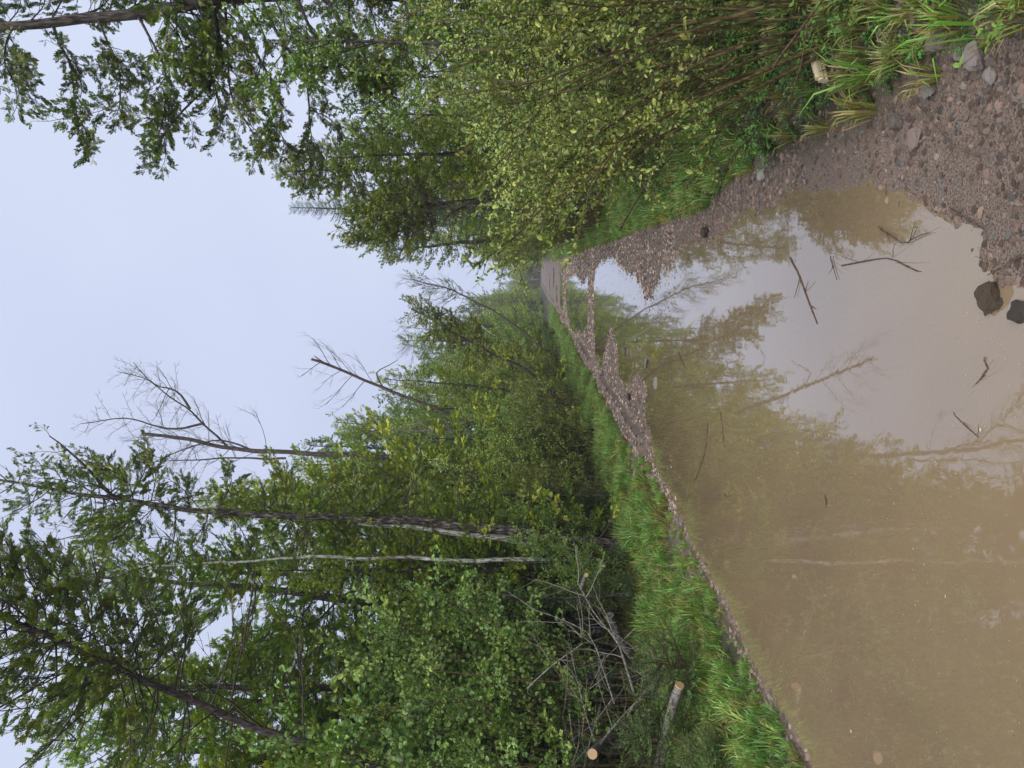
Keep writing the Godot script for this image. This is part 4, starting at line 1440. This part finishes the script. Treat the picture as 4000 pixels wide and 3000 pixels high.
func slash() -> void:
	var pale := Color(0.17, 0.16, 0.14)
	log_piece("cut_log", PackedVector3Array([Vector3(-2.954, 1.12, -5.7), Vector3(-3.066, 1.052, -6), Vector3(-3.201, 0.946, -6.4), Vector3(-3.388, 0.809, -6.9)]), 0.042, 0.036, M.bark_grey, "upper sawn log end facing the camera in the left brush")
	log_piece("cut_log", PackedVector3Array([Vector3(-2.362, 0.45, -5.6), Vector3(-2.568, 0.48, -5.7), Vector3(-2.863, 0.522, -5.8), Vector3(-3.166, 0.556, -5.9)]), 0.036, 0.042, M.bark_grey, "lower grey log with an orange sawn end above the grass")
	log_piece("cut_log", PackedVector3Array([Vector3(-1.956, 1.05, -7.3), Vector3(-2.032, 1.055, -7.45), Vector3(-2.182, 1.082, -7.6)]), 0.022, 0.02, M.bark_grey, "small sawn branch end below the lichened pole")
	log_piece("fallen_log", PackedVector3Array([Vector3(-2.238, 0.858, -6.9), Vector3(-2.41, 0.78, -6.933), Vector3(-2.546, 0.702, -6.967), Vector3(-2.657, 0.623, -7)]), 0.045, 0.042, M.bark_mottled, "short pale mottled log lying in the dark under the brush", false)
	dead_branch(PackedVector3Array([Vector3(-2.709, 0.712, -6.2), Vector3(-2.444, 0.79, -6.375), Vector3(-2.347, 0.837, -6.55), Vector3(-2.207, 0.997, -6.725), Vector3(-1.927, 1.167, -6.9)]), 0.014, M.bark_grey, 6, pale, 700, "thick whitish dead branch rising from the brush pile", 0.5)
	dead_branch(PackedVector3Array([Vector3(-2.777, 0.889, -6.2), Vector3(-2.485, 0.99, -6.3), Vector3(-2.25, 1.095, -6.4), Vector3(-2.171, 1.32, -6.5), Vector3(-2.065, 1.647, -6.6)]), 0.008, M.bark_grey, 5, pale, 701, "long thin whitish branch arching above the brush pile", 0.4)
	dead_branch(PackedVector3Array([Vector3(-3.077, 1.062, -6), Vector3(-2.876, 0.908, -6.033), Vector3(-2.694, 0.731, -6.067), Vector3(-2.465, 0.488, -6.1)]), 0.012, M.bark_grey, 6, pale * 0.8, 702, "grey branch running down from the upper sawn log", 0.4)
	dead_branch(PackedVector3Array([Vector3(-3.013, 1.073, -6), Vector3(-2.845, 1.141, -6.1), Vector3(-2.626, 1.2, -6.2), Vector3(-2.397, 1.261, -6.3)]), 0.008, M.bark_grey, 3, pale, 703, "straight pale stick above the upper sawn log", 0.3)
	dead_branch(PackedVector3Array([Vector3(-2.794, 0.805, -6), Vector3(-2.577, 0.655, -6), Vector3(-2.617, 0.399, -6), Vector3(-2.444, 0.293, -6)]), 0.009, M.bark_grey, 6, pale * 0.7, 704, "twiggy grey branch over the lower sawn log", 0.35)
	dead_branch(PackedVector3Array([Vector3(-2.825, 1.647, -6.6), Vector3(-2.582, 1.436, -6.533), Vector3(-2.32, 1.136, -6.467), Vector3(-2.274, 1.164, -6.4)]), 0.009, M.bark_grey, 4, pale, 705, "lichened branch hanging in front of the alders", 0.3)
	dead_branch(PackedVector3Array([Vector3(-3.216, 1.173, -7), Vector3(-3.15, 1.549, -7.067), Vector3(-3.055, 1.857, -7.133), Vector3(-2.959, 2.249, -7.2)]), 0.012, M.bark, 4, pale * 0.3, 706, "dark bent branch in front of the alders", 0.4)
	# a tangle of fine dead twigs in the brush
	rng.seed = 710
	for k in 14:
		var p := Vector3(-2.841, 0.814, -6.1) + Vector3(rf(-0.9, 0.7), rf(-0.35, 0.5), rf(-0.4, 0.4))
		var d := Vector3(rf(-1, 1), rf(-0.2, 0.8), rf(-0.4, 0.4)).normalized()
		dead_branch(PackedVector3Array([p, p + d * 0.3 + jit(0.04), p + d * 0.6 + jit(0.08)]), 0.007, M.bark_grey if k % 2 else M.bark_brown, 3, pale * rf(0.4, 1.0), 720 + k, "fine dead stick in the tangle between the two sawn logs", 0.3, "sticks of the brush pile")
	# low evergreen boughs in the brush
	for q in [[Vector3(-2.322, 0.587, -5.9), 0.55, "low yellowish evergreen bush right of the lower sawn log"], [Vector3(-2.887, 0.79, -5.8), 0.5, "low evergreen bush between the two sawn logs"], [Vector3(-2.712, 0.449, -5.2), 0.4, "low evergreen sprig at the left edge above the grass"]]:
		rng.seed = 740 + int(q[1] * 100.0)
		var o := thing("evergreen_bush", q[0] - Vector3(0, 0.25, 0), q[2], "shrub")
		var st := PackedVector3Array([Vector3(0, -0.15, 0), Vector3(0, 0.1, 0), Vector3(0.02, 0.25, 0)])
		put("stem", trunk_mesh(st, 0.02, 0.01, 6), M.stem, o)
		crown(o, "spruce1", boughs(st, 26, 0.2, 1.0, q[1], q[1] * 0.6, 0.0, 0.6, Color(1.15, 0.95, 0.8)), "foliage")
	# rotten wood and the pale broken piece on the right bank
	for q in [[Vector2(1.989, 6.593), 3, 0.13, "crumbling orange-brown rotten wood by the right verge"], [Vector2(2.138, 6.144), 1, 0.11, "pale brown rotten chunk under the willow leaves"]]:
		var o := put("rotten_wood", tinted_rock(q[1], Color(0.3, 0.17, 0.075)), M.stone)
		o.position = on_ground(q[0], 0.03)
		o.scale = Vector3(q[2] * 1.6, q[2] * 0.5, q[2] * 0.7)
		o.rotation = Vector3(0.2, 0.6, 0.15)
		tag(o, q[3], "wood")
	var pw := thing("broken_wood", on_ground(Vector2(1.601, 3.607), 0.04), "pale splintered piece of wood lying in the weeds on the right", "wood")
	var b := BoxMesh.new()
	b.size = Vector3(0.2, 0.035, 0.05)
	var slab := Acc.new()
	for k in 4:
		var y := -0.018 + 0.012 * k
		slab.tube(PackedVector3Array([Vector3(-0.1 + 0.012 * (k % 2), y, rf(-0.008, 0.008)), Vector3(0, y + 0.003, 0), Vector3(0.1 - 0.015 * k, y, rf(-0.008, 0.008))]), PackedFloat32Array([0.018, 0.022, 0.016]), 5, Color(0.5, 0.42, 0.28), true)
	put("splinter", slab.mesh(), M.twig, pw)
	pw.rotation = Vector3(0.3, 0.35, 0.1)

func sticks() -> void:
	var wet := Color(0.05, 0.035, 0.025)
	var q := [
		[[Vector2(0.784, 4.462), Vector2(0.677, 4.327), Vector2(0.489, 4.168), Vector2(0.337, 4.031)], 0.009, 3, "dark stick lying half sunk across the reflected sky", 0.0],
		[[Vector2(0.684, 3.851), Vector2(0.623, 3.812), Vector2(0.545, 3.762)], 0.005, 2, "short dark twig right of the half-sunk stick", 0.004],
		[[Vector2(0.612, 3.725), Vector2(0.589, 3.444), Vector2(0.562, 3.203), Vector2(0.51, 3.095), Vector2(0.465, 2.983)], 0.006, 4, "forked twig floating in the middle of the reflected sky", 0.004],
		[[Vector2(0.721, 3.31), Vector2(0.654, 3.181), Vector2(0.597, 3.083), Vector2(0.611, 2.975), Vector2(0.607, 2.882)], 0.006, 3, "bent twig standing in the shallows off the right shore", 0.012],
		[[Vector2(0.664, 2.739), Vector2(0.605, 2.634), Vector2(0.543, 2.53)], 0.008, 0, "short stout wet stick on the mud with an orange broken end", 0.012],
		[[Vector2(1.305, 3.058), Vector2(1.139, 2.9), Vector2(1.022, 2.789), Vector2(0.883, 2.662), Vector2(0.796, 2.53)], 0.005, 1, "long thin brown twig across the right gravel", 0.02],
		[[Vector2(0.413, 2.341), Vector2(0.394, 2.427), Vector2(0.38, 2.514)], 0.006, 1, "dark stick entering the water by the dark rocks", 0.012],
		[[Vector2(-0.353, 6.545), Vector2(-0.568, 6.573), Vector2(-0.776, 6.791), Vector2(-0.994, 7.101)], 0.007, 4, "drifting twig near the left bank, longest there", 0.003],
		[[Vector2(-0.237, 6.086), Vector2(-0.365, 6.021), Vector2(-0.479, 5.99)], 0.006, 3, "small drifting twig beside the longest one near the left bank", 0.003],
		[[Vector2(0.351, 7.856), Vector2(0.16, 7.466)], 0.008, 1, "thin twig afloat beyond the gravel spit", 0.004],
		[[Vector2(-0.918, 5.982), Vector2(-0.931, 5.865), Vector2(-0.873, 5.827)], 0.005, 0, "tiny curled twig on the brown water", 0.003],
		[[Vector2(-0.608, 3.934), Vector2(-0.637, 3.9), Vector2(-0.674, 3.91)], 0.008, 0, "small dark scrap of bark on the brown water", 0.003],
		[[Vector2(-0.107, 2.752), Vector2(-0.155, 2.665), Vector2(-0.192, 2.583)], 0.004, 2, "faint twig sunk before the reflected treetops", 0.001],
		[[Vector2(0.095, 2.561), Vector2(0.054, 2.533), Vector2(0, 2.597)], 0.004, 2, "thin curved twig sunk in the shallows left of the rocks", 0.001],
	]
	rng.seed = 800
	for s in q:
		var pts := PackedVector3Array()
		for g in s[0]:
			var y := maxf(0.0, ground_y(g.x, g.y))
			pts.append(Vector3(g.x, y + s[4] + rf(-0.001, 0.004), -g.y))
		var o := thing("stick", pts[0], s[3], "stick")
		var l := local(pts)
		put("stem", trunk_mesh(l, s[1] * 0.65, s[1] * 0.3, 6, 1.0), M.bark_brown, o)
		for k in s[2]:
			var a := Acc.new()
			var t := rf(0.15, 0.9)
			fork(a, along(l, t), (heading(l, t) * 0.5 + Vector3(rf(-1, 1), rf(0.05, 0.4), rf(-1, 1))).normalized(), rf(0.05, 0.13) * (1.0 + l[l.size() - 1].length() * 0.3), s[1] * 0.3, 0, wet, 0.4, 0.0, 4)
			put("twig", a.mesh(), M.twig, o)
	# dry stalks leaning out of the right bank
	for s in [[PackedVector3Array([Vector3(1.323, 0.596, -3), Vector3(1.487, 0.483, -3.05), Vector3(1.669, 0.35, -3.1)]), 0.006, "straight orange-brown dead stalk leaning over the right bank"], [PackedVector3Array([Vector3(1.214, 0.497, -3.1), Vector3(1.389, 0.424, -3.15), Vector3(1.639, 0.372, -3.2)]), 0.004, "thin reddish stem in the weeds of the right bank"], [PackedVector3Array([Vector3(0.903, 1.089, -4.2), Vector3(1.173, 0.939, -4.2), Vector3(1.411, 0.76, -4.2)]), 0.006, "dry pale stalk arching over the right verge"]]:
		var o := thing("stalk", s[0][0], s[2], "stalk")
		put("stem", trunk_mesh(local(s[0]), s[1], s[1] * 0.7, 6, 1.0), M.bark_brown, o)
